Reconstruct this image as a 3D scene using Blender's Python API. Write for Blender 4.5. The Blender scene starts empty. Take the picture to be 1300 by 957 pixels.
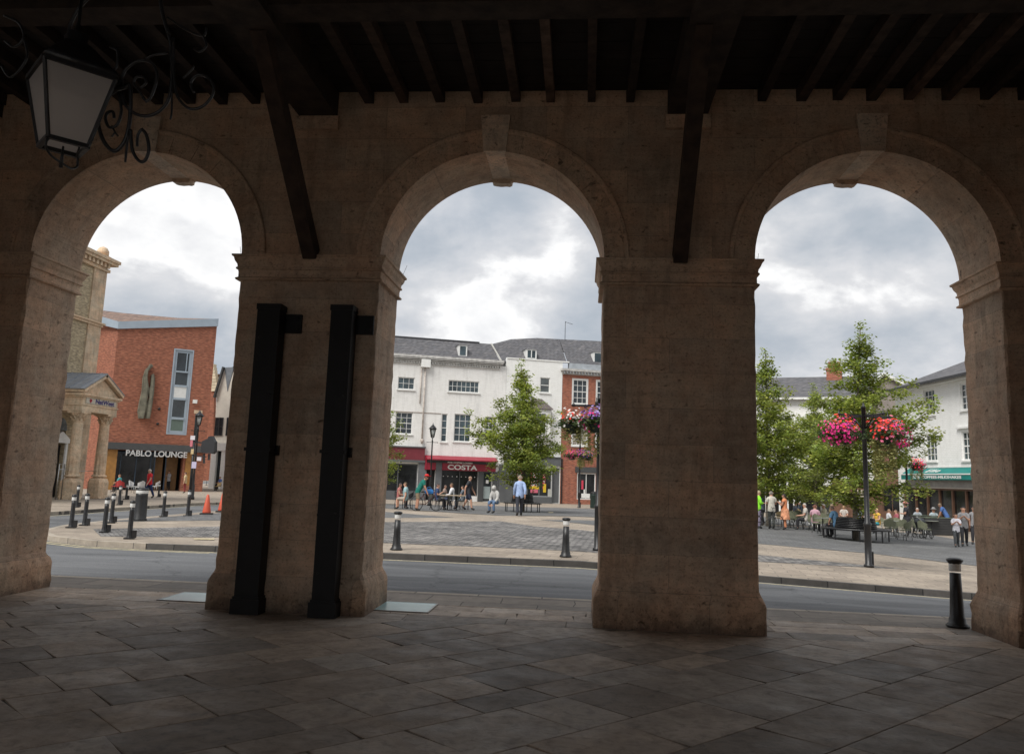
import bpy, bmesh, math, random
from mathutils import Vector, Matrix
R_ = math.radians
random.seed(7)
sc = bpy.context.scene
col = sc.collection

# ------------------------------------------------------------------ camera
F, CX, CY, PT, RL, YW, D, H = 1060.49, 650.0, 434.0, .1596, .0329, -.0869, 10.2, 1.7
fwd = Vector((math.sin(YW)*math.cos(PT), math.cos(YW)*math.cos(PT), math.sin(PT)))
rt = Vector((math.cos(YW), -math.sin(YW), 0)); up = rt.cross(fwd)
RV = math.cos(RL)*rt + math.sin(RL)*up
UV = -math.sin(RL)*rt + math.cos(RL)*up
CP = Vector((0, -D, H))
def ray(u, v): return fwd + RV*((u-CX)/F) - UV*((v-CY)/F)
def G(u, v, z=0):                      # where a sight line meets the ground
    d = ray(u, v); t = (z-H)/d.z; return CP + d*t
def at(u, v, Y):                       # where it meets the plane y = Y
    d = ray(u, v); return CP + d*((Y+D)/d.y)
cd = bpy.data.cameras.new('camera'); cam = bpy.data.objects.new('camera', cd); col.objects.link(cam)
cam.matrix_world = Matrix.Translation(CP) @ Matrix((RV, UV, -fwd)).transposed().to_4x4()
cd.sensor_width = 36; cd.lens = F/1300*36; cd.shift_y = -44.5/1300
cd.clip_start = .05; cd.clip_end = 5000
sc.camera = cam

# ------------------------------------------------------------------ materials
def lin(h):
    c = [int(h[i:i+2], 16)/255 for i in (0, 2, 4)]
    return tuple(x/12.92 if x <= .04045 else ((x+.055)/1.055)**2.4 for x in c)
_mc = {}
def nt_new(name):
    m = bpy.data.materials.new(name); m.use_nodes = True; n = m.node_tree
    return m, n, n.nodes['Principled BSDF']
def mixc(n, a, b, fac, typ='MIX'):
    x = n.nodes.new('ShaderNodeMix'); x.data_type = 'RGBA'; x.blend_type = typ
    def s(sock, v):
        if isinstance(v, (tuple, list)): sock.default_value = (*v[:3], 1)
        elif isinstance(v, (int, float)): sock.default_value = v
        else: n.links.new(v, sock)
    s(x.inputs[6], a); s(x.inputs[7], b); s(x.inputs[0], fac); return x.outputs[2]
def noisen(n, vec, scale, detail=4, rough=.55, dist=0, out='Fac'):
    x = n.nodes.new('ShaderNodeTexNoise'); x.inputs['Scale'].default_value = scale
    x.inputs['Detail'].default_value = detail; x.inputs['Roughness'].default_value = rough
    x.inputs['Distortion'].default_value = dist
    if vec is not None: n.links.new(vec, x.inputs['Vector'])
    return x.outputs[out]
def ramp(n, fac, pts):
    r = n.nodes.new('ShaderNodeValToRGB'); e = r.color_ramp.elements
    while len(e) < len(pts): e.new(.5)
    for i, (p, c) in enumerate(pts):
        e[i].position = p; e[i].color = (*(c if isinstance(c, tuple) else (c, c, c)), 1)
    n.links.new(fac, r.inputs[0]); return r.outputs[0]
def coords(n, kind='Object', scale=None, swap=False):
    t = n.nodes.new('ShaderNodeTexCoord').outputs[kind]
    if kind == 'World': pass
    if swap:                            # wall coordinates (x+y, z)
        s = n.nodes.new('ShaderNodeSeparateXYZ'); n.links.new(t, s.inputs[0])
        a = n.nodes.new('ShaderNodeMath'); a.operation = 'SUBTRACT'; n.links.new(s.outputs[0], a.inputs[0]); n.links.new(s.outputs[1], a.inputs[1])
        c = n.nodes.new('ShaderNodeCombineXYZ'); n.links.new(a.outputs[0], c.inputs[0]); n.links.new(s.outputs[2], c.inputs[1]); t = c.outputs[0]
    if scale:
        m = n.nodes.new('ShaderNodeMapping'); m.inputs['Scale'].default_value = scale; n.links.new(t, m.inputs[0]); t = m.outputs[0]
    return t
def bump(n, bsdf, h, st=.3, dist=.02, prev=None):
    b = n.nodes.new('ShaderNodeBump'); b.inputs['Strength'].default_value = st; b.inputs['Distance'].default_value = dist
    n.links.new(h, b.inputs['Height'])
    if prev is not None: n.links.new(prev, b.inputs['Normal'])
    n.links.new(b.outputs[0], bsdf.inputs['Normal']); return b.outputs[0]
def M(name, c, rough=.8, var=.18, scale=4, b=.15, bs=30, metal=0, spec=.5):
    if name in _mc: return _mc[name]
    m, n, p = nt_new(name); t = coords(n)
    f = noisen(n, t, scale, 5)
    f = ramp(n, f, [(.3, 0.), (.7, 1.)])
    n.links.new(mixc(n, tuple(x*(1-var) for x in c), tuple(min(1, x*(1+var)) for x in c), f), p.inputs['Base Color'])
    p.inputs['Roughness'].default_value = rough; p.inputs['Metallic'].default_value = metal
    p.inputs['Specular IOR Level'].default_value = spec
    if b: bump(n, p, noisen(n, t, bs, 3), b, .01)
    _mc[name] = m; return m
def brick_mat(name, c1, c2, mortar, bw=.225, bh=.075, ms=.008, warp=True, dirt=.3):
    m, n, p = nt_new(name); t = coords(n, swap=True)
    x = n.nodes.new('ShaderNodeTexBrick'); n.links.new(t, x.inputs['Vector'])
    x.inputs['Color1'].default_value = (*c1, 1); x.inputs['Color2'].default_value = (*c2, 1); x.inputs['Mortar'].default_value = (*mortar, 1)
    x.inputs['Scale'].default_value = 1; x.inputs['Brick Width'].default_value = bw; x.inputs['Row Height'].default_value = bh
    x.inputs['Mortar Size'].default_value = ms; x.inputs['Bias'].default_value = 0
    f = ramp(n, noisen(n, t, 1.3, 6, .7), [(.35, 0.), (.65, 1.)])
    d = mixc(n, x.outputs[0], tuple(a*.55 for a in c1), f)
    o = mixc(n, x.outputs[0], d, dirt)
    f2 = ramp(n, noisen(n, coords(n, swap=True, scale=(4.4, 13.3, 1)), 1, 0), [(.3, .7), (.7, 1.25)])
    o = mixc(n, o, f2, .8, 'MULTIPLY')
    n.links.new(o, p.inputs['Base Color']); p.inputs['Roughness'].default_value = .9
    bump(n, p, x.outputs['Fac'], -.4, .01); return m
def stone_mat(name, c, block=(.9, .36), seam=.25, stain=.35, light=1.25, grime=0):
    m, n, p = nt_new(name); t = coords(n); ts = coords(n, swap=True)
    f1 = ramp(n, noisen(n, t, .8, 6, .65), [(.3, tuple(a*.74 for a in c)), (.5, c), (.72, tuple(min(1, a*light) for a in c))])
    f2 = ramp(n, noisen(n, coords(n, scale=(1.1, 1.1, 7)), 1.6, 7, .72), [(.40, 1.), (.66, 1-stain)])
    o = mixc(n, f1, f2, .5, 'MULTIPLY')
    wv = n.nodes.new('ShaderNodeVectorMath'); wv.operation = 'MULTIPLY_ADD'; wv.inputs[1].default_value = (.02, .02, 0); n.links.new(noisen(n, t, 7, 4, out='Color'), wv.inputs[0]); n.links.new(ts, wv.inputs[2])
    x = n.nodes.new('ShaderNodeTexBrick'); n.links.new(wv.outputs[0], x.inputs['Vector'])
    x.inputs['Color1'].default_value = (1.06, 1, .95, 1); x.inputs['Color2'].default_value = (.80, .80, .80, 1); x.inputs['Mortar'].default_value = (1-seam, 1-seam, 1-seam, 1)
    x.inputs['Scale'].default_value = 1; x.inputs['Brick Width'].default_value = block[0]; x.inputs['Row Height'].default_value = block[1]
    x.inputs['Mortar Size'].default_value = .005; x.inputs['Mortar Smooth'].default_value = .5; x.inputs['Bias'].default_value = -.1
    o = mixc(n, o, x.outputs[0], 1., 'MULTIPLY')
    pits = ramp(n, noisen(n, t, 34, 4, .65), [(.33, .42), (.46, 1.)])
    o = mixc(n, o, pits, .7, 'MULTIPLY')
    chips = ramp(n, noisen(n, coords(n, scale=(2.2, 2.2, 4)), 3.4, 8, .78), [(.33, .40), (.40, 1.)])
    o = mixc(n, o, chips, .85, 'MULTIPLY')
    drip = ramp(n, noisen(n, coords(n, scale=(3.2, 3.2, .45)), 1.5, 7, .7), [(.52, 1.), (.68, .62)]); o = mixc(n, o, drip, .7, 'MULTIPLY')
    mot = ramp(n, noisen(n, t, 6.5, 7, .75), [(.3, .72), (.5, 1.), (.7, 1.18)]); o = mixc(n, o, mot, .8, 'MULTIPLY')
    warm = ramp(n, noisen(n, t, 1.7, 4, .6), [(.4, (1., 1., 1.)), (.62, (1.08, .93, .85))]); o = mixc(n, o, warm, .8, 'MULTIPLY')
    if grime:                           # splash-zone dirt on the lowest courses
        s = n.nodes.new('ShaderNodeSeparateXYZ'); n.links.new(t, s.inputs[0])
        q = n.nodes.new('ShaderNodeMath'); q.operation = 'MULTIPLY_ADD'; q.inputs[1].default_value = .55; n.links.new(noisen(n, t, 5, 6, .7), q.inputs[0]); n.links.new(s.outputs[2], q.inputs[2])
        g = ramp(n, q.outputs[0], [(.30, (.28, .26, .25)), (.46, (.75, .73, .7)), (.75, (1., 1., 1.))]); o = mixc(n, o, g, .9, 'MULTIPLY')
    n.links.new(o, p.inputs['Base Color']); p.inputs['Roughness'].default_value = .92
    b = bump(n, p, noisen(n, t, 16, 9, .72), .55, .03)
    b = bump(n, p, chips, .8, .03, b); bump(n, p, x.outputs['Fac'], -.35, .01, b); return m
def glass_mat(name, c, rough=.06, spec=.6, var=.5):
    m, n, p = nt_new(name); t = coords(n)
    f = ramp(n, noisen(n, t, 1.1, 3), [(.35, tuple(a*(1-var) for a in c)), (.65, tuple(a*(1+var) for a in c))])
    n.links.new(f, p.inputs['Base Color']); p.inputs['Roughness'].default_value = rough
    p.inputs['Specular IOR Level'].default_value = spec
    bump(n, p, noisen(n, t, .8, 2), .08, .05)
    return m
def leaf_mat(name, c, var=.45, trans=.35, scale=.9):
    m, n, p = nt_new(name)
    a = n.nodes.new('ShaderNodeAttribute'); a.attribute_name = 'tint'
    t = coords(n)
    f = ramp(n, noisen(n, t, scale, 3), [(.35, tuple(x*(1-var*.6) for x in c)), (.65, tuple(x*(1+var*.5) for x in c))])
    o = mixc(n, f, a.outputs['Color'], 1., 'MULTIPLY')
    n.links.new(o, p.inputs['Base Color']); p.inputs['Roughness'].default_value = .55; p.inputs['Specular IOR Level'].default_value = .3
    tr = n.nodes.new('ShaderNodeBsdfTranslucent'); n.links.new(mixc(n, o, (1., 1.1, .5), .5, 'MULTIPLY'), tr.inputs[0])
    mx = n.nodes.new('ShaderNodeMixShader'); mx.inputs[0].default_value = trans
    out = n.nodes['Material Output']; n.links.new(p.outputs[0], mx.inputs[1]); n.links.new(tr.outputs[0], mx.inputs[2]); n.links.new(mx.outputs[0], out.inputs[0])
    return m
def flat(name, c, rough=.6, metal=0): return M(name, c, rough, .08, 6, 0, metal=metal)

STONE = stone_mat('hall_stone', (.58, .455, .345), block=(1.05, .43), seam=.30, grime=1)
STONE2 = stone_mat('hall_stone_trim', (.62, .49, .375), block=(5, 5), seam=0)
STONE3 = stone_mat('keystone_stone', (.74, .65, .54), block=(5, 5), seam=0)
IRON = M('black_iron', (.012, .012, .013), .38, .4, 8, .3, 60)
IRONP = M('black_pipe_paint', (.0035, .0035, .004), .55, .5, 5, .3, 25, spec=.35)
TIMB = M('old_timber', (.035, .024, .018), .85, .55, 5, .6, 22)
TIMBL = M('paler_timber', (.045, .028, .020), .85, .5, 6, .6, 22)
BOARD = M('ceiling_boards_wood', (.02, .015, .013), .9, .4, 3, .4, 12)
BLACK = M('bollard_black', (.014, .014, .015), .42, .5, 9, .15, 40)
WHITEB = M('white_band_paint', (.62, .62, .60), .5, .15, 30, .1)
WHITEF = M('white_frame_paint', (.70, .70, .68), .5, .08, 5, .05)
GREYP = M('grey_paint', (.095, .10, .105), .5, .15, 2, .05)
GREYL = M('pale_grey_metal', (.30, .36, .42), .4, .08, 2, .02)
GLASS = glass_mat('window_glass_dark', (.022, .030, .036))
GLASSB = glass_mat('window_glass_blue', (.035, .055, .065), .08)
SHOPG = glass_mat('shop_glass', (.016, .017, .018), .12, .35, .7)
SLATE = brick_mat('roof_slate', (.105, .105, .115), (.135, .13, .135), (.05, .05, .055), .3, .22, .008, dirt=.5)
SKIN = flat('skin', (.52, .29, .20), .55)
SKIND = flat('skin_tanned', (.40, .21, .14), .55)

# ------------------------------------------------------------------ mesh builder
class MB:
    def __init__(s): s.v = []; s.f = []; s.m = []; s.s = []; s.tint = None
    def add(s, vs, fs, mi=0, sm=False):
        o = len(s.v); s.v += [tuple(v) for v in vs]
        for f in fs: s.f.append(tuple(i+o for i in f)); s.m.append(mi); s.s.append(sm)
    def box(s, x0, x1, y0, y1, z0, z1, mi=0):
        s.add([(x0,y0,z0),(x1,y0,z0),(x1,y1,z0),(x0,y1,z0),(x0,y0,z1),(x1,y0,z1),(x1,y1,z1),(x0,y1,z1)],
              [(0,3,2,1),(4,5,6,7),(0,1,5,4),(1,2,6,5),(2,3,7,6),(3,0,4,7)], mi)
    def bar(s, p, q, w, h, mi=0, upv=(0,0,1)):
        p = Vector(p); q = Vector(q); d = (q-p).normalized(); u = Vector(upv)
        if abs(d.dot(u)) > .98: u = Vector((0,1,0))
        a = d.cross(u).normalized()*w/2; b = a.cross(d).normalized()*h/2
        vs = [p-a-b, p+a-b, p+a+b, p-a+b, q-a-b, q+a-b, q+a+b, q-a+b]
        s.add(vs, [(0,3,2,1),(4,5,6,7),(0,1,5,4),(1,2,6,5),(2,3,7,6),(3,0,4,7)], mi)
    def tube(s, pts, r, n=8, mi=0, sm=True, cap=True):
        pts = [Vector(p) for p in pts]; k = len(pts); rr = r if isinstance(r, (list, tuple)) else [r]*k
        prev = None; rings = []
        for i, p in enumerate(pts):
            d = (pts[min(i+1,k-1)]-pts[max(i-1,0)]).normalized()
            if prev is None:
                u = Vector((0,0,1)) if abs(d.z) < .9 else Vector((1,0,0)); a = d.cross(u).normalized()
            else: a = (prev - d*prev.dot(d)).normalized()
            prev = a; b = d.cross(a)
            rings.append([p + (a*math.cos(2*math.pi*j/n)+b*math.sin(2*math.pi*j/n))*rr[i] for j in range(n)])
        vs = [v for r_ in rings for v in r_]; fs = []
        for i in range(k-1):
            for j in range(n): fs.append((i*n+j, i*n+(j+1)%n, (i+1)*n+(j+1)%n, (i+1)*n+j))
        if cap: fs.append(tuple(range(n))[::-1]); fs.append(tuple((k-1)*n+j for j in range(n)))
        s.add(vs, fs, mi, sm)
    def lathe(s, prof, n=16, c=(0,0,0), mi=0, sm=True, sx=1, sy=1):
        vs = [(c[0]+r*math.cos(2*math.pi*j/n)*sx, c[1]+r*math.sin(2*math.pi*j/n)*sy, c[2]+z) for r, z in prof for j in range(n)]
        fs = [(i*n+j, i*n+(j+1)%n, (i+1)*n+(j+1)%n, (i+1)*n+j) for i in range(len(prof)-1) for j in range(n)]
        fs.append(tuple(range(n))[::-1]); fs.append(tuple((len(prof)-1)*n+j for j in range(n)))
        s.add(vs, fs, mi, sm)
    def prism(s, poly, y0, y1, mi=0):          # poly in x,z extruded along y
        n = len(poly); vs = [(x,y0,z) for x,z in poly]+[(x,y1,z) for x,z in poly]
        s.add(vs, [tuple(range(n)), tuple(range(2*n-1,n-1,-1))]+[(i,(i+1)%n+0,(i+1)%n+n,i+n)[::-1] for i in range(n)], mi)
    def slab(s, poly, z0, z1, mi=0):           # poly in x,y extruded along z
        n = len(poly); vs = [(x,y,z0) for x,y in poly]+[(x,y,z1) for x,y in poly]
        s.add(vs, [tuple(range(n))[::-1], tuple(range(n,2*n))]+[(i,(i+1)%n,(i+1)%n+n,i+n) for i in range(n)], mi)
    def sphere(s, c, r, n=12, m=8, mi=0, sz=1):
        s.lathe([(max(1e-4, r*math.sin(math.pi*i/m)), -r*sz*math.cos(math.pi*i/m)) for i in range(m+1)], n, c, mi)
    def holes(s, x0, x1, z0, z1, hs, d=.12, y=0, mi=0, mr=0):   # wall face with real openings
        xs = sorted({x0, x1, *[a for h in hs for a in h[:2]]}); zs = sorted({z0, z1, *[a for h in hs for a in h[2:]]})
        xs = [x for x in xs if x0 <= x <= x1]; zs = [z for z in zs if z0 <= z <= z1]
        for i in range(len(xs)-1):
            for j in range(len(zs)-1):
                cx, cz = (xs[i]+xs[i+1])/2, (zs[j]+zs[j+1])/2
                if any(h[0] < cx < h[1] and h[2] < cz < h[3] for h in hs): continue
                s.add([(xs[i],y,zs[j]),(xs[i+1],y,zs[j]),(xs[i+1],y,zs[j+1]),(xs[i],y,zs[j+1])], [(0,1,2,3)], mi)
        for a,b,c,e in hs:
            s.add([(a,y,c),(b,y,c),(b,y,e),(a,y,e),(a,y+d,c),(b,y+d,c),(b,y+d,e),(a,y+d,e)],
                  [(0,4,5,1),(1,5,6,2),(2,6,7,3),(3,7,4,0)], mr)
    def build(s, name, mats, parent=None, loc=None, rz=0, recalc=False):
        me = bpy.data.meshes.new(name); me.from_pydata(s.v, [], s.f)
        mats = mats if isinstance(mats, (list, tuple)) else [mats]
        for m in mats: me.materials.append(m)
        me.polygons.foreach_set('material_index', s.m); me.polygons.foreach_set('use_smooth', s.s)
        if recalc:
            b = bmesh.new(); b.from_mesh(me); bmesh.ops.recalc_face_normals(b, faces=b.faces); b.to_mesh(me); b.free()
        if s.tint is not None:
            at_ = me.color_attributes.new('tint', 'FLOAT_COLOR', 'POINT')
            at_.data.foreach_set('color', [c for t in s.tint for c in (*t, 1.)])
        me.update()
        o = bpy.data.objects.new(name, me); col.objects.link(o)
        if parent: o.parent = parent
        if loc is not None: o.location = loc
        o.rotation_euler[2] = rz
        return o
def tag(o, label=None, cat=None, group=None, kind=None):
    for k, v in (('label', label), ('category', cat), ('group', group), ('kind', kind)):
        if v: o[k] = v
    return o
def empty(name, loc, rz=0, label=None, cat=None, group=None):
    o = bpy.data.objects.new(name, None); col.objects.link(o); o.location = loc; o.rotation_euler[2] = rz
    return tag(o, label, cat, group)
def copy_tree(o, kids, parent=None):
    c = o.copy(); col.objects.link(c); c.parent = parent
    for ch in kids.get(o.name, []): copy_tree(ch, kids, c)
    return c
def kidmap():
    k = {}
    for o in bpy.data.objects:
        if o.parent: k.setdefault(o.parent.name, []).append(o)
    return k
def spline(pts, n=6):
    pts = [Vector(p) for p in pts]; P = [pts[0]]+pts+[pts[-1]]; out = []
    for i in range(1, len(P)-2):
        a, b, c, d = P[i-1:i+3]
        for k in range(n):
            t = k/n; out.append(.5*((2*b)+(c-a)*t+(2*a-5*b+4*c-d)*t*t+(3*b-a-3*c+d)*t**3))
    return out+[pts[-1]]
def text(s, size, mat, parent, loc, name='lettering', rot=(math.pi/2, 0, 0), w=None, depth=.02, bold=.0, shear=0):
    cu = bpy.data.curves.new('t', 'FONT'); cu.body = s; cu.size = size; cu.extrude = depth; cu.offset = bold; cu.align_x = 'CENTER'; cu.align_y = 'CENTER'; cu.shear = shear
    o = bpy.data.objects.new('t', cu); col.objects.link(o); bpy.context.view_layer.update()
    me = bpy.data.meshes.new_from_object(o.evaluated_get(bpy.context.evaluated_depsgraph_get()))
    bpy.data.objects.remove(o)
    if w:
        xs = [v.co.x for v in me.vertices]; k = w/(max(xs)-min(xs))
        for v in me.vertices: v.co.x *= k
    me.materials.clear(); me.materials.append(mat)
    o = bpy.data.objects.new(name, me); col.objects.link(o); o.parent = parent; o.location = loc; o.rotation_euler = rot
    return o

# ------------------------------------------------------------------ sky and light
w = bpy.data.worlds.new('World'); sc.world = w; w.use_nodes = True; n = w.node_tree
bg = n.nodes['Background']; bg.inputs['Strength'].default_value = .1
sky = n.nodes.new('ShaderNodeTexSky'); sky.sky_type = 'NISHITA'; sky.sun_disc = False
SUN_EL, SUN_AZ = R_(52), R_(215)         # azimuth clockwise from +Y
sky.sun_elevation = SUN_EL; sky.sun_rotation = SUN_AZ; sky.dust_density = 3
tg = n.nodes.new('ShaderNodeTexCoord').outputs['Generated']
sx = n.nodes.new('ShaderNodeSeparateXYZ'); n.links.new(tg, sx.inputs[0])
def mth(op, a, b=None, c=None):
    x = n.nodes.new('ShaderNodeMath'); x.operation = op
    for i, v in enumerate((a, b, c)):
        if v is None: continue
        if isinstance(v, (int, float)): x.inputs[i].default_value = v
        else: n.links.new(v, x.inputs[i])
    return x.outputs[0]
cb = n.nodes.new('ShaderNodeCombineXYZ'); n.links.new(sx.outputs[0], cb.inputs[0]); n.links.new(sx.outputs[1], cb.inputs[1]); n.links.new(mth('MULTIPLY', sx.outputs[2], 1.75), cb.inputs[2])
mp = n.nodes.new('ShaderNodeMapping'); mp.inputs['Location'].default_value = (3.3, 1.7, .4); n.links.new(cb.outputs[0], mp.inputs[0])
big = noisen(n, mp.outputs[0], 3.4, 8, .48, .25)
fine = noisen(n, mp.outputs[0], 8.5, 10, .58, .2)
tot = mth('ADD', mth('MULTIPLY', big, .70), mth('MULTIPLY', fine, .30))
cl = ramp(n, tot, [(.36, (2.3, 2.65, 3.05)), (.43, (2.9, 3.15, 3.5)), (.48, (3.6, 3.75, 4.0)), (.52, (4.3, 4.35, 4.5)), (.56, (6.1, 6.1, 6.1)), (.64, (4.7, 4.75, 4.9))])
mask = ramp(n, noisen(n, mp.outputs[0], .9, 5, .5), [(.2, .85), (.4, 1.)])
n.links.new(mixc(n, sky.outputs[0], cl, mask), bg.inputs['Color'])
sl = bpy.data.lights.new('sun', 'SUN'); sl.energy = 2.2; sl.angle = R_(30); sl.color = (1, .97, .92)
so = bpy.data.objects.new('sun', sl); col.objects.link(so)
sd = Vector((math.sin(SUN_AZ)*math.cos(SUN_EL), math.cos(SUN_AZ)*math.cos(SUN_EL), math.sin(SUN_EL)))
so.rotation_euler = sd.to_track_quat('Z', 'Y').to_euler(); so.location = sd*60

# ================================================================== THE HALL
ZI, ZA, T = 4.415, 5.821, 1.077
OPEN = [(-7.324, -4.44), (-2.612, .234), (2.076, 4.966)]
def rectloft(b, x0, x1, y0, y1, prof, ch=.0, jit=0, mi=0, rnd=random):
    rings = []
    for off, z in prof:
        a, c, e, g = x0-off, x1+off, y0-off, y1+off; k = ch*rnd.uniform(.6, 1.5) if ch else .0005
        j = lambda: rnd.uniform(-jit, jit)
        rings.append([(a+k+j(),e,z),(c-k+j(),e,z),(c,e+k+j(),z),(c,g-k+j(),z),(c-k+j(),g,z),(a+k+j(),g,z),(a,g-k+j(),z),(a,e+k+j(),z)])
    vs = [v for r in rings for v in r]; fs = []
    for i in range(len(rings)-1):
        for q in range(8): fs.append((i*8+q, i*8+(q+1)%8, (i+1)*8+(q+1)%8, (i+1)*8+q))
    fs.append(tuple(range(8))[::-1]); fs.append(tuple(len(vs)-8+q for q in range(8)))
    b.add(vs, fs, mi)
IMP = [(0, ZI-.335), (.045, ZI-.325), (.052, ZI-.305), (.022, ZI-.285), (.022, ZI-.225), (.028, ZI-.195), (.05, ZI-.185), (.05, ZI-.165),
       (.035, ZI-.155), (.04, ZI-.12), (.062, ZI-.085), (.072, ZI-.06), (.078, ZI-.035), (.098, ZI-.022), (.1, ZI)]
def arcade(name, label, loc, rz, x0, x1, openings, top=7.3, detail=True):
    rnd = random.Random(11)
    e = empty(name, loc, rz, label, 'arcade wall', 'arcaded walls of the hall')
    piers = []; xs = [x0]+[v for o in openings for v in o]+[x1]
    for i in range(0, len(xs), 2): piers.append((xs[i], xs[i+1]))
    for a, c in piers:
        b = MB(); prof = [(.0, .47)]+[(rnd.uniform(-.004, .004), .47+(ZI-.33-.47)*k/30) for k in range(1, 30)]+[(0, ZI-.33)]
        rectloft(b, a, c, 0, T, prof, .020, .009, 0, rnd)
        b.build('pier', STONE, e)
        b = MB(); rectloft(b, a, c, 0, T, [(.07, -.05), (.072, .1), (.066, .2), (.07, .30), (.062, .345), (.04, .40), (.02, .435), (.001, .48)], .03, .014, 0, rnd)
        b.build('plinth', STONE, e)
        b = MB(); rectloft(b, a, c, 0, T, IMP, .004, .0015, 0, rnd); b.build('impost', STONE2, e)
    b = MB(); N = 48
    for a, c in piers:
        for y, fl in ((0, 0), (T, 1)):
            q = [(a,y,ZI),(c,y,ZI),(c,y,top),(a,y,top)]; b.add(q, [(0,1,2,3) if not fl else (3,2,1,0)])
    for xl, xr in openings:
        xc, rx, rz_ = (xl+xr)/2, (xr-xl)/2, ZA-ZI
        A = [(xc-rx*math.cos(math.pi*i/N), ZI+rz_*math.sin(math.pi*i/N)) for i in range(N+1)]
        for i in range(N):
            (p, q), (r, s_) = A[i], A[i+1]
            b.add([(p,0,q),(r,0,s_),(r,0,top),(p,0,top)], [(0,1,2,3)]); b.add([(p,T,q),(r,T,s_),(r,T,top),(p,T,top)], [(3,2,1,0)])
            b.add([(p,0,q),(r,0,s_),(r,T,s_),(p,T,q)], [(3,2,1,0)], 0, True)
    b.add([(x0,0,top),(x1,0,top),(x1,T,top),(x0,T,top)], [(0,1,2,3)])
    b.build('spandrel_wall', STONE, e)
    if not detail: return e
    for xl, xr in openings:
        xc, rx, rz_ = (xl+xr)/2, (xr-xl)/2, ZA-ZI
        b = MB()
        for sgn, yw in ((-1, 0), (1, T)):
            prof = [(0, 0), (0, .022), (.245, .022), (.25, .036), (.268, .048), (.30, .05), (.312, .04), (.315, 0)]
            rings = []
            for i in range(N+1):
                an = math.pi*i/N; cx, sz = -math.cos(an), math.sin(an)
                rings.append([(xc+(rx+o)*cx, yw+sgn*d, ZI+.001+(rz_+o)*sz) for o, d in prof])
            k = len(prof); vs = [v for r in rings for v in r]
            b.add(vs, [(i*k+j, i*k+j+1, (i+1)*k+j+1, (i+1)*k+j) for i in range(N) for j in range(k-1)], 0, False)
        b.build('archivolt', STONE2, e, recalc=True)
        b = MB()
        for q in range(1, 14):
            an = math.pi*q/14
            if abs(an-math.pi/2) < .1: continue
            cx, sz = -math.cos(an), math.sin(an); b.bar((xc+(rx+.01)*cx, -.0235, ZI+(rz_+.01)*sz), (xc+(rx+.24)*cx, -.0235, ZI+(rz_+.24)*sz), .0015, .006, 0, (0,1,0))
        b.build('voussoir_joints', M('joint_mortar', (.16,.12,.09), .95), e)  # thin bars in a darker mortar colour mark the joints
        b = MB()
        b.add([(xc-.145,-.06,ZA-.006),(xc+.145,-.06,ZA-.006),(xc+.19,-.075,6.30),(xc-.19,-.075,6.30),
               (xc-.145,T+.06,ZA-.006),(xc+.145,T+.06,ZA-.006),(xc+.19,T+.075,6.30),(xc-.19,T+.075,6.30)],
              [(0,1,2,3),(7,6,5,4),(0,4,5,1),(1,5,6,2),(2,6,7,3),(3,7,4,0)])
        pr = [(xc-.135, ZA-.045), (xc-.09, ZA-.058), (xc-.02, ZA-.066), (xc+.05, ZA-.060), (xc+.10, ZA-.066), (xc+.135, ZA-.050), (xc+.14, ZA-.001), (xc-.14, ZA-.001)]
        b.prism(pr, T-.10, T+.05)
        b.build('keystone', STONE3, e, recalc=True)
    return e
hall = arcade('arcade_wall', 'weathered sandstone wall of three round arches facing the market square', (0,0,0), 0, -9.2, 6.8, OPEN)
# thin bird spikes on the imposts
for x, y, dx in ((-4.44-.06, .12, -.03), (-2.612+.07, 1.0, .06), (2.076+.07, .2, .02), (4.966-.05, .9, -.02), (4.966-.065, .95, .03)):
    b = MB(); b.tube([(x, y, ZI-.01), (x+dx, y, ZI+.15)], .0025, 5); b.build('bird_spike', IRON, hall)
rear = arcade('arcade_wall', 'rear arcade wall of the hall behind the viewer, its arches added for light', (-2.4,-12.3,0), math.pi, -4.4, 4.4, [(-4.1, -1.6), (-1.25, 1.25), (1.6, 4.1)], detail=False)  # unseen rear wall; its three openings are added to brighten the interior
sideL = arcade('arcade_wall', 'left end wall of the hall with one round arch', (-9.2,-12.3,0), math.pi/2, 0, 12.3, [(4.7, 7.58)], detail=False)
sideR = arcade('arcade_wall', 'right end wall of the hall with one round arch', (6.8,0,0), -math.pi/2, 0, 12.3, [(4.7, 7.58)], detail=False)
b = MB(); b.box(4.4, 6.8, 0, T, 0, 7.3); b.box(-9.2, -4.4, 0, T, 0, 7.3); b.build('solid_bay', STONE, rear)

# timber ceiling
ceil_ = empty('timber_ceiling', (0, 0, 6.64), 0, 'dark oak ceiling of joists, cross beams and diagonal braces over the arches', 'ceiling')
def cbuild(b, nm, m): 
    for i, v in enumerate(b.v): b.v[i] = (v[0], v[1], v[2]-6.64)
    return b.build(nm, m, ceil_)
b = MB()
for k in range(60):
    y0 = -12.3+k*.205; b.box(-9.2, 6.8, y0+.004, min(y0+.2, 0), 6.655+random.uniform(0,.006), 6.70)
b.box(-9.3, 6.9, -12.5, 1.2, 7.302, 7.42); b.box(-9.2, 6.8, -12.3, 0, 6.70, 6.76)
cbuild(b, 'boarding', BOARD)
jx = [at(u, 131, 0).x for u in (469,513,559,607,655,699,751,800,967,1017,1063,1106,1153,1201,1250,1298)]
jx += [-3.98-.45*k for k in range(11)]
TM = []
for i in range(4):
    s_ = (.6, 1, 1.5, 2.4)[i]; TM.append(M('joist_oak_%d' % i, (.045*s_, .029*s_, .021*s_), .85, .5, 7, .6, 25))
paler = {1: 2, 4: 2, 5: 3, 2: 1, 3: 1, 6: 1, 12: 3, 13: 2, 9: 1, 10: 1, 11: 1, 0: 1}
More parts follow.
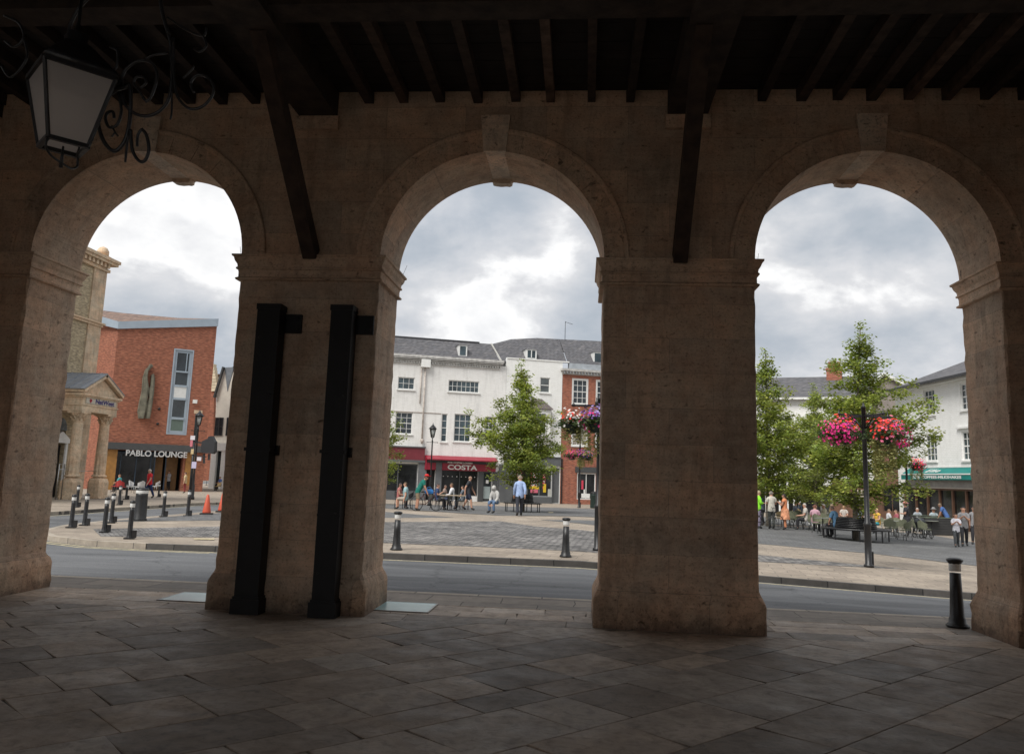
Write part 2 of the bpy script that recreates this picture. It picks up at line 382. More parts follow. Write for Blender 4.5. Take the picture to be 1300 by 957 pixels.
for i, x in enumerate(jx):
    if x > 6.7 or x < -9.1: continue
    b = MB(); wd = random.uniform(.05, .062); zb = 6.5+random.uniform(-.008, .008)
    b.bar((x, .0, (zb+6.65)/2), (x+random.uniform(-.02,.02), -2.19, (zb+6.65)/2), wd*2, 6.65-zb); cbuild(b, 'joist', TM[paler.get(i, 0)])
for k in range(34):
    x = -8.9+k*.46
    if min(abs(x+3.55), abs(x-1.26)) < .3: continue
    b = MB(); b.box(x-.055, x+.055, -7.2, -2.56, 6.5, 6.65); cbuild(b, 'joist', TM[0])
    b = MB(); b.box(x-.055, x+.055, -12.28, -7.56, 6.5, 6.65); cbuild(b, 'joist', TM[0])
b = MB(); b.box(-9.15, 6.75, -2.55, -2.2, 6.38, 6.649); cbuild(b, 'cross_beam', TIMB)
b = MB(); b.box(-9.15, 6.75, -7.55, -7.21, 6.38, 6.649); cbuild(b, 'cross_beam', TIMB)
for x in (-8.25, -3.55, 1.26, 5.95):
    b = MB(); b.box(x-.25, x+.25, -12.29, -.001, 6.3, 6.645); cbuild(b, 'main_beam', TIMB)
    b = MB(); b.box(x-.28, x+.28, -.08, -.003, 6.12, 6.297); cbuild(b, 'stone_pad', STONE2)
for x, q in ((-3.50, -.02), (1.16, .0), (5.95, 0), (-8.2, 0)):
    b = MB(); b.bar((x, -.06, 4.42), (x+q, -2.15, 6.36), .21, .17, 0, (1,0,0)); o = cbuild(b, 'diagonal_brace', TIMBL)
# stone flags
fm, n, p = nt_new('flagstone_paving'); t = coords(n)
a_ = n.nodes.new('ShaderNodeAttribute'); a_.attribute_name = 'tint'
f = ramp(n, noisen(n, t, 2.2, 7, .65), [(.3, (.25, .205, .165)), (.55, (.36, .30, .245)), (.75, (.48, .41, .35))])
o = mixc(n, f, a_.outputs['Color'], 1., 'MULTIPLY')
f = ramp(n, noisen(n, t, 9, 6, .7, .6), [(.3, .5), (.5, 1.), (.7, 1.2)])
o = mixc(n, o, f, .85, 'MULTIPLY'); n.links.new(o, p.inputs['Base Color'])
n.links.new(ramp(n, noisen(n, t, 3, 5), [(.3, .55), (.7, .8)]), p.inputs['Roughness'])
b1 = bump(n, p, noisen(n, t, 5, 6, .65, .5), .5, .02); bump(n, p, noisen(n, t, 40, 3), .25, .006, b1)
def clip(poly, a, b_, c):             # keep a*x+b*y<=c
    out = []
    for i in range(len(poly)):
        P_, Q = poly[i], poly[(i+1) % len(poly)]; dp = a*P_[0]+b_*P_[1]-c; dq = a*Q[0]+b_*Q[1]-c
        if dp <= 0: out.append(P_)
        if dp*dq < 0: k = dp/(dp-dq); out.append((P_[0]+(Q[0]-P_[0])*k, P_[1]+(Q[1]-P_[1])*k))
    return out
def flags(b, org, ang, u0, u1, v0, v1, clips, rw=(.38, .72), ln=(.5, 1.2), gap=.004, zt=0, tn=(.62, 1.25), rnd=None, depth=.03):
    rnd = rnd or random.Random(3); c, s_ = math.cos(ang), math.sin(ang); v = v0; b.tint = b.tint or []
    while v < v1:
        h = rnd.uniform(*rw); u = u0+rnd.uniform(-.6, 0); j0 = rnd.uniform(-.02, .02)
        while u < u1:
            l = rnd.uniform(*ln); sk = rnd.uniform(-.028, .028)
            q = [(u+gap, v+gap), (u+l-gap+sk, v+gap), (u+l-gap-sk, v+h-gap), (u+gap, v+h-gap)]
            q = [(org[0]+x*c-y*s_, org[1]+x*s_+y*c) for x, y in q]
            for cl_ in clips: q = clip(q, *cl_) if q else q
            if len(q) > 2:
                k = len(q); z = zt+rnd.uniform(-.0015, .0015); tx, ty = rnd.uniform(-.002, .002), rnd.uniform(-.002, .002)
                mx, my = sum(x for x, y in q)/k, sum(y for x, y in q)/k
                zz = lambda x, y: z+tx*(x-mx)+ty*(y-my)
                inn = [(x+(mx-x)*.012, y+(my-y)*.018) for x, y in q]
                vs = [(x, y, zz(x, y)) for x, y in inn]+[(x, y, zz(x, y)-.003) for x, y in q]+[(x, y, zt-depth) for x, y in q]
                b.add(vs, [tuple(range(k))]+[(i+o_, i+k+o_, (i+1)%k+k+o_, (i+1)%k+o_) for o_ in (0, k) for i in range(k)])
                g_ = rnd.uniform(*tn); wv = rnd.uniform(-.02, .08)
                b.tint += [(g_*(1+wv), g_, g_*(1-wv))]*(3*k)
            u += l
        v += h
b = MB(); flags(b, (0, 0), R_(47), -18, 12, -14, 12, [(0,1,-.12), (-1,0,9.3), (1,0,7), (0,-1,13.6)], rnd=random.Random(5))
flags(b, (-9.3, -.12), 0, 0, 16.4, 0, 1.26, [(1,0,7), (0,1,1.14)], rw=(.4, .44), ln=(.5, 1.3), rnd=random.Random(8))
tag(b.build('floor', fm, recalc=True), kind='structure')
b = MB(); b.box(-9.3, 6.9, -13.5, 1.14, -.14, -.011); tag(b.build('floor_mortar', M('sandy_mortar', (.14, .12, .10), .95, .3, 9, .3)), kind='structure')
PG = M('pale_cyan_glass', (.38, .55, .56), .25, .08, 3, .02)
for (x0, x1), lb in (((-5.33, -4.53), 'pale blue glass pavement light left of the pier with black downpipes'), ((-2.54, -1.87), 'pale blue glass pavement light right of the pier with black downpipes')):
    e = empty('pavement_light', ((x0+x1)/2, .78, 0), 0, lb, 'floor panel', 'glass panels in the paving')
    b = MB(); b.box(x0-(x0+x1)/2, x1-(x0+x1)/2, -.36, .36, .004, .012); b.build('glass_panel', PG, e)
    b = MB(); k = (x1-x0)/2
    for q in ((-k-.02, -k, -.38, .38), (k, k+.02, -.38, .38), (-k, k, -.38, -.36), (-k, k, .36, .38)): b.box(*q, .003, .014)
    b.build('metal_frame', flat('brass_trim', (.25, .23, .2), .4), e)
# square black downpipes on the second pier
for x, wd, lb in ((-3.92, .29, 'wide black square downpipe on the left of the pier front'), (-2.99, .27, 'black square downpipe near the right corner of the pier, its side catching light')):
    e = empty('downpipe', (x, 0, 0), 0, lb, 'downpipe', 'black iron downpipes on the pier')
    b = MB(); b.box(-wd/2, wd/2, -.27, -.05, .18, 3.72); b.build('pipe', IRONP, e)
    b = MB(); b.box(-wd/2-.03, wd/2+.03, -.30, -.04, 0, .17); b.box(-wd/2-.015, wd/2+.015, -.285, -.045, .17, .20); b.build('shoe', IRONP, e)
    b = MB(); z = at(346, 571, -.2).z
    b.box(-wd/2-.02, wd/2+.02, -.29, -.045, z-.02, z+.02); b.box(-wd/2-.035, wd/2+.035, -.075, -.002, z-.06, z+.06); b.tube([(-wd/2-.04, -.1, z), (-wd/2-.04, -.16, z)], .02); b.tube([(wd/2+.04, -.1, z), (wd/2+.04, -.16, z)], .02); b.build('collar', IRONP, e)
    b = MB(); b.box(-wd/2-.07, .35, -.045, -.004, 3.40, 3.64); b.build('wall_plate', IRONP, e)
    b = MB()
    for sx_ in (-.15, .31):
        for zz_ in (3.45, 3.59): b.sphere((sx_, -.05, zz_), .018, 8, 6)
    for k in range(5): b.sphere((-wd/2+.05+(wd-.1)*(k%2), -.272, .5+.7*k), .012, 8, 6)
    b.build('bolt_heads', IRON, e)
    b = MB(); b.box(-wd/2-.004, wd/2+.004, -.274, -.05, 1.16, 1.19); b.build('strap', IRONP, e)
    b = MB(); b.box(-wd/2-.01, wd/2+.01, -.28, -.05, 3.66, 3.73); b.build('socket', IRONP, e)

# wrought iron lantern
Yl = -5.8
lc = at(86, 140, Yl)
tl = at(86, 100, Yl).z; bl = at(86, 186, Yl).z
e = empty('hanging_lantern', (lc.x, Yl, tl), R_(47), 'black iron tapered lantern with frosted panes on scrolled ironwork under the ceiling', 'lantern')
hT, hB, hh = .19, .105, tl-bl
b = MB()
for sx_ in (-1, 1):
    for sy in (-1, 1): b.bar((sx_*hT, sy*hT, 0), (sx_*hB, sy*hB, -hh), .017, .017)
for z, r_ in ((0, hT), (-hh, hB)):
    for k in range(4):
        a, c = [((-1,-1),(1,-1)),((1,-1),(1,1)),((1,1),(-1,1)),((-1,1),(-1,-1))][k]
        b.bar((a[0]*r_, a[1]*r_, z), (c[0]*r_, c[1]*r_, z), .026, .024)
b.build('frame', IRON, e)
gm, n, p = nt_new('frosted_lantern_glass'); p.inputs['Base Color'].default_value = (.62, .585, .56, 1); p.inputs['Roughness'].default_value = .35
tr = n.nodes.new('ShaderNodeBsdfTranslucent'); tr.inputs[0].default_value = (.75, .71, .68, 1); tp = n.nodes.new('ShaderNodeBsdfTransparent'); tp.inputs[0].default_value = (.85, .83, .8, 1)
m1 = n.nodes.new('ShaderNodeMixShader'); m1.inputs[0].default_value = .6; n.links.new(p.outputs[0], m1.inputs[1]); n.links.new(tr.outputs[0], m1.inputs[2])
m2 = n.nodes.new('ShaderNodeMixShader'); m2.inputs[0].default_value = .2; n.links.new(m1.outputs[0], m2.inputs[1]); n.links.new(tp.outputs[0], m2.inputs[2]); n.links.new(m2.outputs[0], n.nodes['Material Output'].inputs[0])
for k in range(4):
    a, c = [((-1,-1),(1,-1)),((1,-1),(1,1)),((1,1),(-1,1)),((-1,1),(-1,-1))][k]; i = .985
    b = MB(); b.add([(a[0]*hT*i, a[1]*hT*i, 0), (c[0]*hT*i, c[1]*hT*i, 0), (c[0]*hB*i, c[1]*hB*i, -hh), (a[0]*hB*i, a[1]*hB*i, -hh)], [(0,1,2,3)]); b.build('glass_pane', gm, e)
b = MB(); b.lathe([(hT*1.5, .02), (hT*1.2, .08), (.1, .2), (.07, .22), (.08, .27), (.02, .3), (.012, .36), (.012, .5)], 4); ro = b.build('roof', IRON, e); ro.rotation_euler[2] = R_(45)
b = MB(); b.tube([(0, 0, 0), (0, 0, -.09)], .018); b.sphere((0, 0, -.12), .035, 10, 6); b.build('bulb', flat('lamp_bulb_glass', (.6, .6, .58), .2), e)
b = MB(); zb = -hh
b.tube(spline([(-hB, -hB, zb), (-hB*1.05, -hB, zb-.06), (-hB*.7, -hB*.7, zb-.095), (0, 0, zb-.10), (hB*.7, hB*.7, zb-.095), (hB*1.05, hB, zb-.06), (hB, hB, zb)]), .007, 6)
b.tube([(0, 0, zb), (0, 0, zb-.13)], [.006, .012], 6); b.build('bottom_cradle', IRON, e)
sb = MB()
def scr(pts, r=.010, dy=0, k=7):
    P_ = [at(u, v, Yl+.12+dy) for u, v in pts]; sb.tube([Vector(q)-Vector((lc.x, Yl, tl)) for q in spline(P_, k)], r, 6)
scr([(133,112),(150,113),(166,108)], .013)
scr([(150,113),(131,128),(124,150),(131,178),(145,192),(158,180),(164,158),(166,130),(165,108)], .012)
scr([(150,118),(154,140),(149,158),(139,162),(134,152),(136,144),(143,142),(145,150)], .009)
scr([(142,160),(146,168),(150,173)], .006); scr([(146,168),(142,174)], .005)
scr([(155,112),(156,95),(166,83),(180,77),(193,81),(199,94),(196,112),(188,128),(181,124)], .009)
scr([(186,130),(178,118),(170,106),(174,98),(183,99),(185,106),(178,112)], .008)
scr([(155,118),(160,135),(175,146),(190,147),(204,140),(214,126),(218,100),(217,60),(214,44)], .010)
scr([(166,165),(168,190),(176,204),(184,204),(189,190),(186,172),(180,164)], .010)
scr([(180,164),(175,172),(174,186)], .008); scr([(163,170),(161,186),(159,206)], .007)
scr([(220,48),(221,100),(226,124),(240,138),(256,136),(268,124),(271,110),(263,98),(250,96),(242,106),(246,118)], .009)
scr([(218,100),(218,140),(216,152)], .006); scr([(232,100),(244,88),(246,84)], .006)
scr([(212,22),(236,38),(258,46),(262,36)], .007); scr([(258,46),(262,58),(254,66),(246,62)], .007)
scr([(150,113),(149,96),(145,90)], .006); scr([(143,89),(148,84),(149,66),(140,60)], .008); scr([(185,75),(196,70),(212,68)], .007)
scr([(214,44),(205,10),(200,-40)], .012); scr([(86,60),(90,30),(110,0),(150,-30),(200,-40)], .011)
o = sb.build('scroll_bracket', IRON, e); o.matrix_parent_inverse = Matrix.Rotation(-R_(47), 4, 'Z'); sb = MB()
scr([(5,20),(24,30),(30,48),(18,60),(6,52)], .008); scr([(30,48),(34,74),(14,98),(2,84)], .008)
o = sb.build('scroll_ornament', IRON, e); o.matrix_parent_inverse = Matrix.Rotation(-R_(47), 4, 'Z')

# ================================================================== TERRAIN: the square falls gently to the right and to the back
def smooth(t): t = max(0., min(1., t)); return t*t*(3-2*t)
def gz(x, y):
    xp = max(0., x)
    return -.037*min(xp, 18)*smooth((y-1.2)/6.5) - .0157*max(0., min(y, 57.5)-28)*(1-min(xp, 12)/12)
def GT(u, v):
    z = 0
    for _ in range(12): q = G(u, v, z); z = gz(q.x, q.y)
    return q
def drape(o):
    me = o.data; b = bmesh.new(); b.from_mesh(me)
    xs = [v.co.x for v in b.verts]; ys = [v.co.y for v in b.verts]
    cx = [0]+[i for i in range(2, 20, 2)]+[12, 18]
    cy = [1.2+.65*i for i in range(11)]+[28, 40, 57.5]
    for c in sorted(set(cx)):
        if min(xs) < c < max(xs): bmesh.ops.bisect_plane(b, geom=b.verts[:]+b.edges[:]+b.faces[:], plane_co=(c,0,0), plane_no=(1,0,0))
    for c in cy:
        if min(ys) < c < max(ys): bmesh.ops.bisect_plane(b, geom=b.verts[:]+b.edges[:]+b.faces[:], plane_co=(0,c,0), plane_no=(0,1,0))
    bmesh.ops.triangulate(b, faces=[f for f in b.faces if len(f.verts) > 4])
    for v in b.verts: v.co.z += gz(v.co.x, v.co.y)
    b.to_mesh(me); b.free(); return o

# ================================================================== GROUND
def ground_mat(name, c1, c2, mort, bw, bh, ms, ang=0, nz=.35, rough=.85, sc_=1.):
    m, n, p = nt_new(name); t = coords(n)
    mp = n.nodes.new('ShaderNodeMapping'); mp.inputs['Rotation'].default_value = (0, 0, ang); n.links.new(t, mp.inputs[0])
    wv = n.nodes.new('ShaderNodeVectorMath'); wv.operation = 'MULTIPLY_ADD'; wv.inputs[1].default_value = (.12, .12, 0)
    n.links.new(noisen(n, t, 1.2, 2, out='Color'), wv.inputs[0]); n.links.new(mp.outputs[0], wv.inputs[2])
    x = n.nodes.new('ShaderNodeTexBrick'); n.links.new(wv.outputs[0], x.inputs['Vector'])
    x.inputs['Color1'].default_value = (*c1, 1); x.inputs['Color2'].default_value = (*c2, 1); x.inputs['Mortar'].default_value = (*mort, 1)
    x.inputs['Scale'].default_value = 1; x.inputs['Brick Width'].default_value = bw; x.inputs['Row Height'].default_value = bh; x.inputs['Mortar Size'].default_value = ms
    f = ramp(n, noisen(n, t, .5, 6, .7), [(.3, 1-nz), (.7, 1+nz*.6)])
    o = mixc(n, x.outputs[0], f, 1., 'MULTIPLY')
    f = ramp(n, noisen(n, t, 6, 5, .7), [(.3, .75), (.7, 1.2)]); o = mixc(n, o, f, .8, 'MULTIPLY')
    n.links.new(o, p.inputs['Base Color']); p.inputs['Roughness'].default_value = rough
    bump(n, p, x.outputs['Fac'], -.6, .01); return m
PAVE = ground_mat('buff_paving', (.34, .285, .225), (.27, .225, .18), (.13, .11, .09), .6, .4, .008, R_(8))
SETT = ground_mat('grey_setts', (.085, .082, .082), (.30, .285, .27), (.04, .038, .037), .24, .15, .02, R_(-35), .5)
SETTD = ground_mat('dark_setts', (.10, .102, .105), (.155, .155, .155), (.06, .06, .06), .3, .2, .012, R_(10), .3)
PAVN = ground_mat('worn_york_paving', (.25, .215, .18), (.185, .165, .145), (.07, .06, .05), 1.0, .52, .008, 0, .35)
m, n, p = nt_new('asphalt'); t = coords(n)
o = ramp(n, noisen(n, coords(n, scale=(.22, 2.6, 1)), 1, 7, .65), [(.3, (.078, .081, .087)), (.5, (.108, .112, .118)), (.7, (.145, .149, .155))])
f = ramp(n, noisen(n, t, 55, 4, .8), [(.3, .55), (.7, 1.6)]); o = mixc(n, o, f, .85, 'MULTIPLY')
vo = n.nodes.new('ShaderNodeTexVoronoi'); vo.feature = 'DISTANCE_TO_EDGE'; vo.inputs['Scale'].default_value = .33; n.links.new(noisen(n, t, .6, 5, .6, out='Color'), vo.inputs['Vector'])
wv = n.nodes.new('ShaderNodeVectorMath'); wv.operation = 'MULTIPLY_ADD'; wv.inputs[1].default_value = (1.6, 1.6, 0); n.links.new(noisen(n, t, .8, 6, .7, out='Color'), wv.inputs[0]); n.links.new(t, wv.inputs[2]); n.links.new(wv.outputs[0], vo.inputs['Vector'])
o = mixc(n, o, ramp(n, vo.outputs['Distance'], [(.0, .45), (.012, 1.)]), .8, 'MULTIPLY')
pv_ = ramp(n, noisen(n, coords(n, scale=(.35, .8, 1)), 1, 1, .2), [(.54, 1.), (.55, .80)]); o = mixc(n, o, pv_, 1., 'MULTIPLY')
n.links.new(o, p.inputs['Base Color']); p.inputs['Roughness'].default_value = .8; bump(n, p, noisen(n, t, 70, 3), .5, .008); ASPH = m
GRND = M('distant_ground', (.16, .15, .135), .9, .3, .05, 0)
KERBD = ground_mat('dark_kerb', (.095, .088, .082), (.06, .056, .052), (.02, .02, .02), .92, 3., .012); KERBL = ground_mat('pale_kerb_stone', (.38, .33, .27), (.30, .26, .21), (.1, .09, .08), .92, 3., .01)
b = MB(); b.add([(-2000,-2000,-.16),(2000,-2000,-.16),(2000,2500,-.16),(-2000,2500,-.16)], [(0,1,2,3)]); drape(tag(b.build('ground', GRND), kind='structure'))
b = MB(); b.add([(-90,2.1,-.12),(70,2.1,-.12),(70,110,-.12),(-90,110,-.12)], [(0,1,2,3)]); drape(tag(b.build('road', ASPH), kind='structure'))
# near pavement
b = MB(); b.box(-40, 30, 1.15, 2.12, -.14, -.002); drape(tag(b.build('pavement', PAVN), kind='structure'))
b = MB(); b.box(-40, 30, 2.122, 2.27, -.14, .0); drape(tag(b.build('kerb', KERBL), kind='structure'))
# the square
EDGE = [(60,7.4),(30,7.5),(12,7.7),(7.56,7.8),(3.53,7.9),(.36,7.95),(-4.24,7.98),(-7.87,7.97),(-9.4,7.9),(-10.7,8.05),(-12.1,8.75),(-13.2,10),(-13.9,12),(-14.15,15),(-14.05,20),(-14,90)]
b = MB(); b.slab(EDGE+[(60,90)], -.14, 0); drape(tag(b.build('square', PAVE, recalc=True), kind='structure'))
def strip(name, pts, o0, o1, z, mat, z0=None):
    P_ = [Vector((x, y)) for x, y in pts]; L = []
    for i, q in enumerate(P_):
        d = (P_[min(i+1, len(P_)-1)]-P_[max(i-1, 0)]).normalized(); L.append(Vector((-d.y, d.x)))
    b = MB()
    if z0 is None:
        vs = []
        for q, nn in zip(P_, L): a = q+nn*o0; c = q+nn*o1; vs += [(a.x, a.y, z), (c.x, c.y, z)]
        b.add(vs, [(2*i, 2*i+1, 2*i+3, 2*i+2) for i in range(len(P_)-1)])
    else:
        vs = []
        for q, nn in zip(P_, L):
            a = q+nn*o0; c = q+nn*o1; vs += [(a.x, a.y, z0), (a.x, a.y, z), (c.x, c.y, z), (c.x, c.y, z0)]
        b.add(vs, [(4*i+j, 4*i+j+1, 4*i+j+5, 4*i+j+4) for i in range(len(P_)-1) for j in range(3)])
    return drape(tag(b.build(name, mat, recalc=True), kind='structure'))
strip('kerb', EDGE[:9], .003, .16, .002, KERBD, -.13)  # this stretch of kerb is coloured darker than the rest
strip('kerb', EDGE[8:], .003, .15, .002, KERBL, -.13)
YEL = M('worn_yellow_line', (.50, .43, .26), .8, .35, 12, 0)
strip('road_marking', EDGE[:8], .30, .38, -.116, YEL)
strip('road_marking', EDGE[7:14], .26, .33, -.116, YEL); strip('road_marking', EDGE[7:14], .46, .53, -.116, YEL)
strip('road_marking', [(-18.1, 11), (-18.1, 55)], -.33, -.26, -.116, YEL)
def sheet(name, pts, mat, z=.006):
    P_ = [GT(u, v) for u, v in pts]; b = MB(); b.add([(q.x, q.y, z) for q in P_], [tuple(range(len(P_)))]); return drape(tag(b.build(name, mat, recalc=True), kind='structure'))
sheet('setts', [(128,681),(280,682),(485,689),(620,694.5),(758,701.7),(965,713),(1058,718),(1158,723),(965,704.5),(758,675),(679,668),(635,661.5),(577,662),(485,662.7),(280,668.3),(118,671.5)], SETT)
sheet('setts', [(125,662.5),(280,651),(485,649.4),(577,657),(485,657.3),(280,660.5)], SETTD, .008)
sheet('setts', [(685,660),(758,661),(965,667),(1100,672.5),(1170,677),(1245,690),(1245,719),(1110,703),(965,690.4),(758,667)], SETTD, .010)
sheet('setts', [(485,639.8),(635,642.5),(758,646.2),(965,656),(1100,664),(1100,671),(965,665),(758,656.8),(635,654.4),(577,651),(485,645)], SETTD, .012)
sheet('pavement_line', [(246,684.0),(272,684.4),(272,685.6),(246,685.2)], YEL, .018)
sheet('pavement_line', [(696,650),(702,650),(702.5,651.2),(697,651.2)], YEL, .018)
# far pavement in front of the bank and lounge
b = MB(); b.slab([(-70,10.5),(-18.15,10.5),(-18.15,38.5),(-14.02,38.8),(-14.02,95),(-70,95)], -.14, .002); drape(tag(b.build('pavement', PAVE, recalc=True), kind='structure'))
strip('kerb', [(-18.15,10.5),(-18.15,38.5),(-14.02,38.8)], -.14, -.003, .004, KERBL, -.13)
sheet('manhole_cover', [(540,741.5),(575,742),(577,746),(541,745.5)], M('cast_iron_cover', (.08, .08, .08), .7, .2, 20, .5), -.112)

# ================================================================== BUILDINGS
class Fac:
    def __init__(s, A, B, **kw):
        s.A = Vector((A[0], A[1], 0)); s.t = Vector((B[0]-A[0], B[1]-A[1], 0)).normalized(); s.n = Vector((-s.t.y, s.t.x, 0))
        s.e = empty(kw.pop('name'), s.A, math.atan2(s.t.y, s.t.x), **kw)
    def p(s, u, v):
        d = ray(u, v); k = (s.A-CP).dot(s.n)/d.dot(s.n); q = CP+d*k-s.A; return q.dot(s.t), q.z
def win(par, x0, x1, z0, z1, cols=3, rows=2, fr=.055, bar=.025, y=.10, fm_=None, gl=None, sill=True, rail=False, outer=0, name='window', pd=.03):
    fm_ = fm_ or WHITEF; gl = gl or GLASS
    b = MB(); yd = y-.05
    b.box(x0, x0+fr, yd, y, z0, z1); b.box(x1-fr, x1, yd, y, z0, z1); b.box(x0+fr, x1-fr, yd, y, z1-fr, z1); b.box(x0+fr, x1-fr, yd, y, z0, z0+fr)
    for i in range(1, cols): xx = x0+(x1-x0)*i/cols; b.box(xx-bar/2, xx+bar/2, yd+.012, y, z0+fr, z1-fr)
    for i in range(1, rows):
        zz = z0+(z1-z0)*i/rows; h = bar*(1.8 if rail and i == rows//2 else 1)
        b.box(x0+fr, x1-fr, yd+.015, y-.002, zz-h/2, zz+h/2)
    if outer:
        for q in ((x0-outer, x0, z0-outer, z1+outer), (x1, x1+outer, z0-outer, z1+outer), (x0, x1, z1, z1+outer), (x0, x1, z0-outer, z0)): b.box(q[0], q[1], -.02, .02, q[2], q[3])
    o = b.build(name, fm_, par)
    b = MB(); b.box(x0+.01, x1-.01, y-.012, y-.004, z0+.01, z1-.01); b.build('pane', gl, o)
    if sill: b = MB(); b.box(x0-.07, x1+.07, -.07, y, z0-.075, z0-.004); b.build('sill', fm_, o)
    return o
def pt_(par, name, mat, *boxes):
    b = MB()
    for q in boxes: b.box(*q)
    return b.build(name, mat, par)
def shell(b, x0, x1, z1, dep, y0=0):         # sides and back of a building
    b.add([(x0,y0,0),(x0,dep,0),(x0,dep,z1),(x0,y0,z1)], [(0,1,2,3)]); b.add([(x1,y0,0),(x1,dep,0),(x1,dep,z1),(x1,y0,z1)], [(3,2,1,0)])
    b.add([(x0,dep,0),(x1,dep,0),(x1,dep,z1),(x0,dep,z1)], [(3,2,1,0)])
def stained_white(name, c=(.80, .79, .77), amt=.22):
    m, n, p = nt_new(name); t = coords(n); ts = coords(n, swap=True)
    f1 = ramp(n, noisen(n, coords(n, scale=(2.2, 2.2, .35)), 1.1, 8, .72), [(.48, 1.), (.70, 1-amt)])
    f2 = ramp(n, noisen(n, t, 1.6, 9, .8, .8), [(.27, (.42, .38, .33)), (.34, (1., 1., 1.))])
    x = n.nodes.new('ShaderNodeTexBrick'); n.links.new(ts, x.inputs['Vector'])
    x.inputs['Color1'].default_value = (1, 1, 1, 1); x.inputs['Color2'].default_value = (.93, .93, .92, 1); x.inputs['Mortar'].default_value = (.84, .84, .83, 1)
    x.inputs['Scale'].default_value = 1; x.inputs['Brick Width'].default_value = .23; x.inputs['Row Height'].default_value = .08; x.inputs['Mortar Size'].default_value = .008
    o = mixc(n, c, f1, 1., 'MULTIPLY'); o = mixc(n, o, f2, .8, 'MULTIPLY'); o = mixc(n, o, x.outputs[0], 1., 'MULTIPLY')
    n.links.new(o, p.inputs['Base Color']); p.inputs['Roughness'].default_value = .75
    bump(n, p, x.outputs['Fac'], -.3, .006); return m
WHW = stained_white('white_painted_brick'); WHC = stained_white('clean_white_render', (.82, .82, .80), .10)
REDB = brick_mat('red_brick', (.36, .105, .055), (.27, .075, .045), (.30, .22, .17))
ORB = brick_mat('orange_brick', (.36, .125, .072), (.24, .078, .048), (.26, .15, .10), dirt=.45)
BUFB = brick_mat('buff_brick', (.50, .40, .25), (.28, .22, .14), (.46, .40, .30), dirt=.55)
BUFS = stone_mat('bank_stone', (.60, .50, .37), block=(.5, .3), seam=.3, stain=.3)
BUFT = stone_mat('bank_stone_trim', (.66, .56, .42), block=(9, 9), seam=0, stain=.45)
MAROON = M('maroon_fascia', (.155, .020, .030), .5, .12, 3, .05); CRED = M('cafe_red', (.25, .010, .028), .45, .1, 3, .05)
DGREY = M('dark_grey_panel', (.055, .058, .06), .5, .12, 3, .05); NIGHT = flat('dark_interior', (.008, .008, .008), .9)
LETW = flat('white_lettering', (.72, .72, .70), .5)

# --- white painted building with red-fronted shops
dA, dB = at(490, 600, 43.2), at(757, 600, 48)
fW = Fac(dA, dB, name='shop_building', label='long white painted brick building with peeling walls, slate roof and the red cafe fascia', cat='building'); e = fW.e
WH = [(.45,1.55,7.1,7.9),(3.8,5.9,7.13,7.9),(.42,1.54,4.2,5.6),(3.45,3.85,3.8,5.64),(4.3,5.44,3.86,5.68),(6.4,7.2,3.9,5.6),(-2.6,-1.5,7.1,7.9),(-2.6,-1.5,4.2,5.6)]
SH = [(-3,2.04,.35,2.3),(2.62,3.18,.02,2.55),(3.62,6.05,.35,2.4),(6.4,7.0,.02,2.4)]
b = MB(); b.holes(-9, 7.75, 0, 9.05, WH+SH, .14); shell(b, -9, 7.75, 9.05, 8); b.build('wall', WHW, e)
b = MB()
for y0, z0, z1 in ((-.08, 8.80, 8.86), (-.16, 9.02, 9.10), (-.26, 9.14, 9.22), (-.30, 9.24, 9.40)): b.box(-9, 7.5-(.3+y0), y0, .2, z0, z1)
for k in range(92): b.box(-8.95+k*.178, -8.87+k*.178, -.14, 0, 8.88, 9.0)
b.build('cornice', M('grey_cornice', (.48, .47, .45), .8, .3, 4, .2), e)
b = MB(); b.add([(-9,.2,9.40),(7.35,.2,9.38),(7.0,1.9,10.82),(-9,1.9,10.86)], [(0,1,2,3)]); b.add([(-9,1.9,10.86),(7.0,1.9,10.82),(7.0,7.9,10.7),(-9,7.9,10.7)], [(0,1,2,3)])
b.build('roof', SLATE, e)
pt_(e, 'ridge_flashing', flat('lead_black', (.04,.04,.045), .5), (-9, 6.2, 1.82, 1.98, 10.80, 10.90))
for i, q in enumerate(WH): 
    c_, r_ = [(3,2),(7,2),(3,4),(1,4),(3,4),(3,4),(3,2),(3,4)][i]
    win(e, *q, c_, r_, rail=(r_ == 4), gl=GLASSB if i in (0,1,3,4) else GLASS)
def dormer(e, x0, x1, z0, z1, y, cols=1):
    b = MB(); b.box(x0-.1, x1+.1, y, y+1.2, z0-.08, z1+.08); d = b.build('dormer', WHITEF, e)
    b = MB(); b.prism([(x0-.16, z1+.082), (x1+.16, z1+.082), ((x0+x1)/2+.2, z1+.16), ((x0+x1)/2-.2, z1+.16)], y-.05, y+1.4); b.build('dormer_roof', flat('dormer_lead', (.2,.2,.21), .6), d)
    b = MB(); b.box(x0, x1, y-.012, y-.003, z0, z1); b.build('pane', GLASSB, d)
    b = MB()
    for i in range(1, cols): xx = x0+(x1-x0)*i/cols; b.box(xx-.03, xx+.03, y-.03, y-.013, z0, z1)
    if cols > 1: b.build('glazing_bar', WHITEF, d)
dormer(e, 4.58, 4.98, 9.68, 10.30, .5)
b = MB(); b.box(1.9, 2.5, -.32, -.005, 8.62, 9.12); b.build('rainwater_hopper', WHC, e)
b = MB(); b.tube([(2.2, -.1, 8.62), (2.2, -.1, 3.9)], .05); b.tube([(1.95, -.07, 8.55), (1.95, -.07, 6.2)], .035); b.lathe([(.05, 0), (.12, .18), (.12, .3), (.05, .3)], 8, (2.2, -.14, 3.62)); b.build('drainpipe', M('rusty_white_pipe', (.45, .40, .36), .8, .4, 3, .2), e)
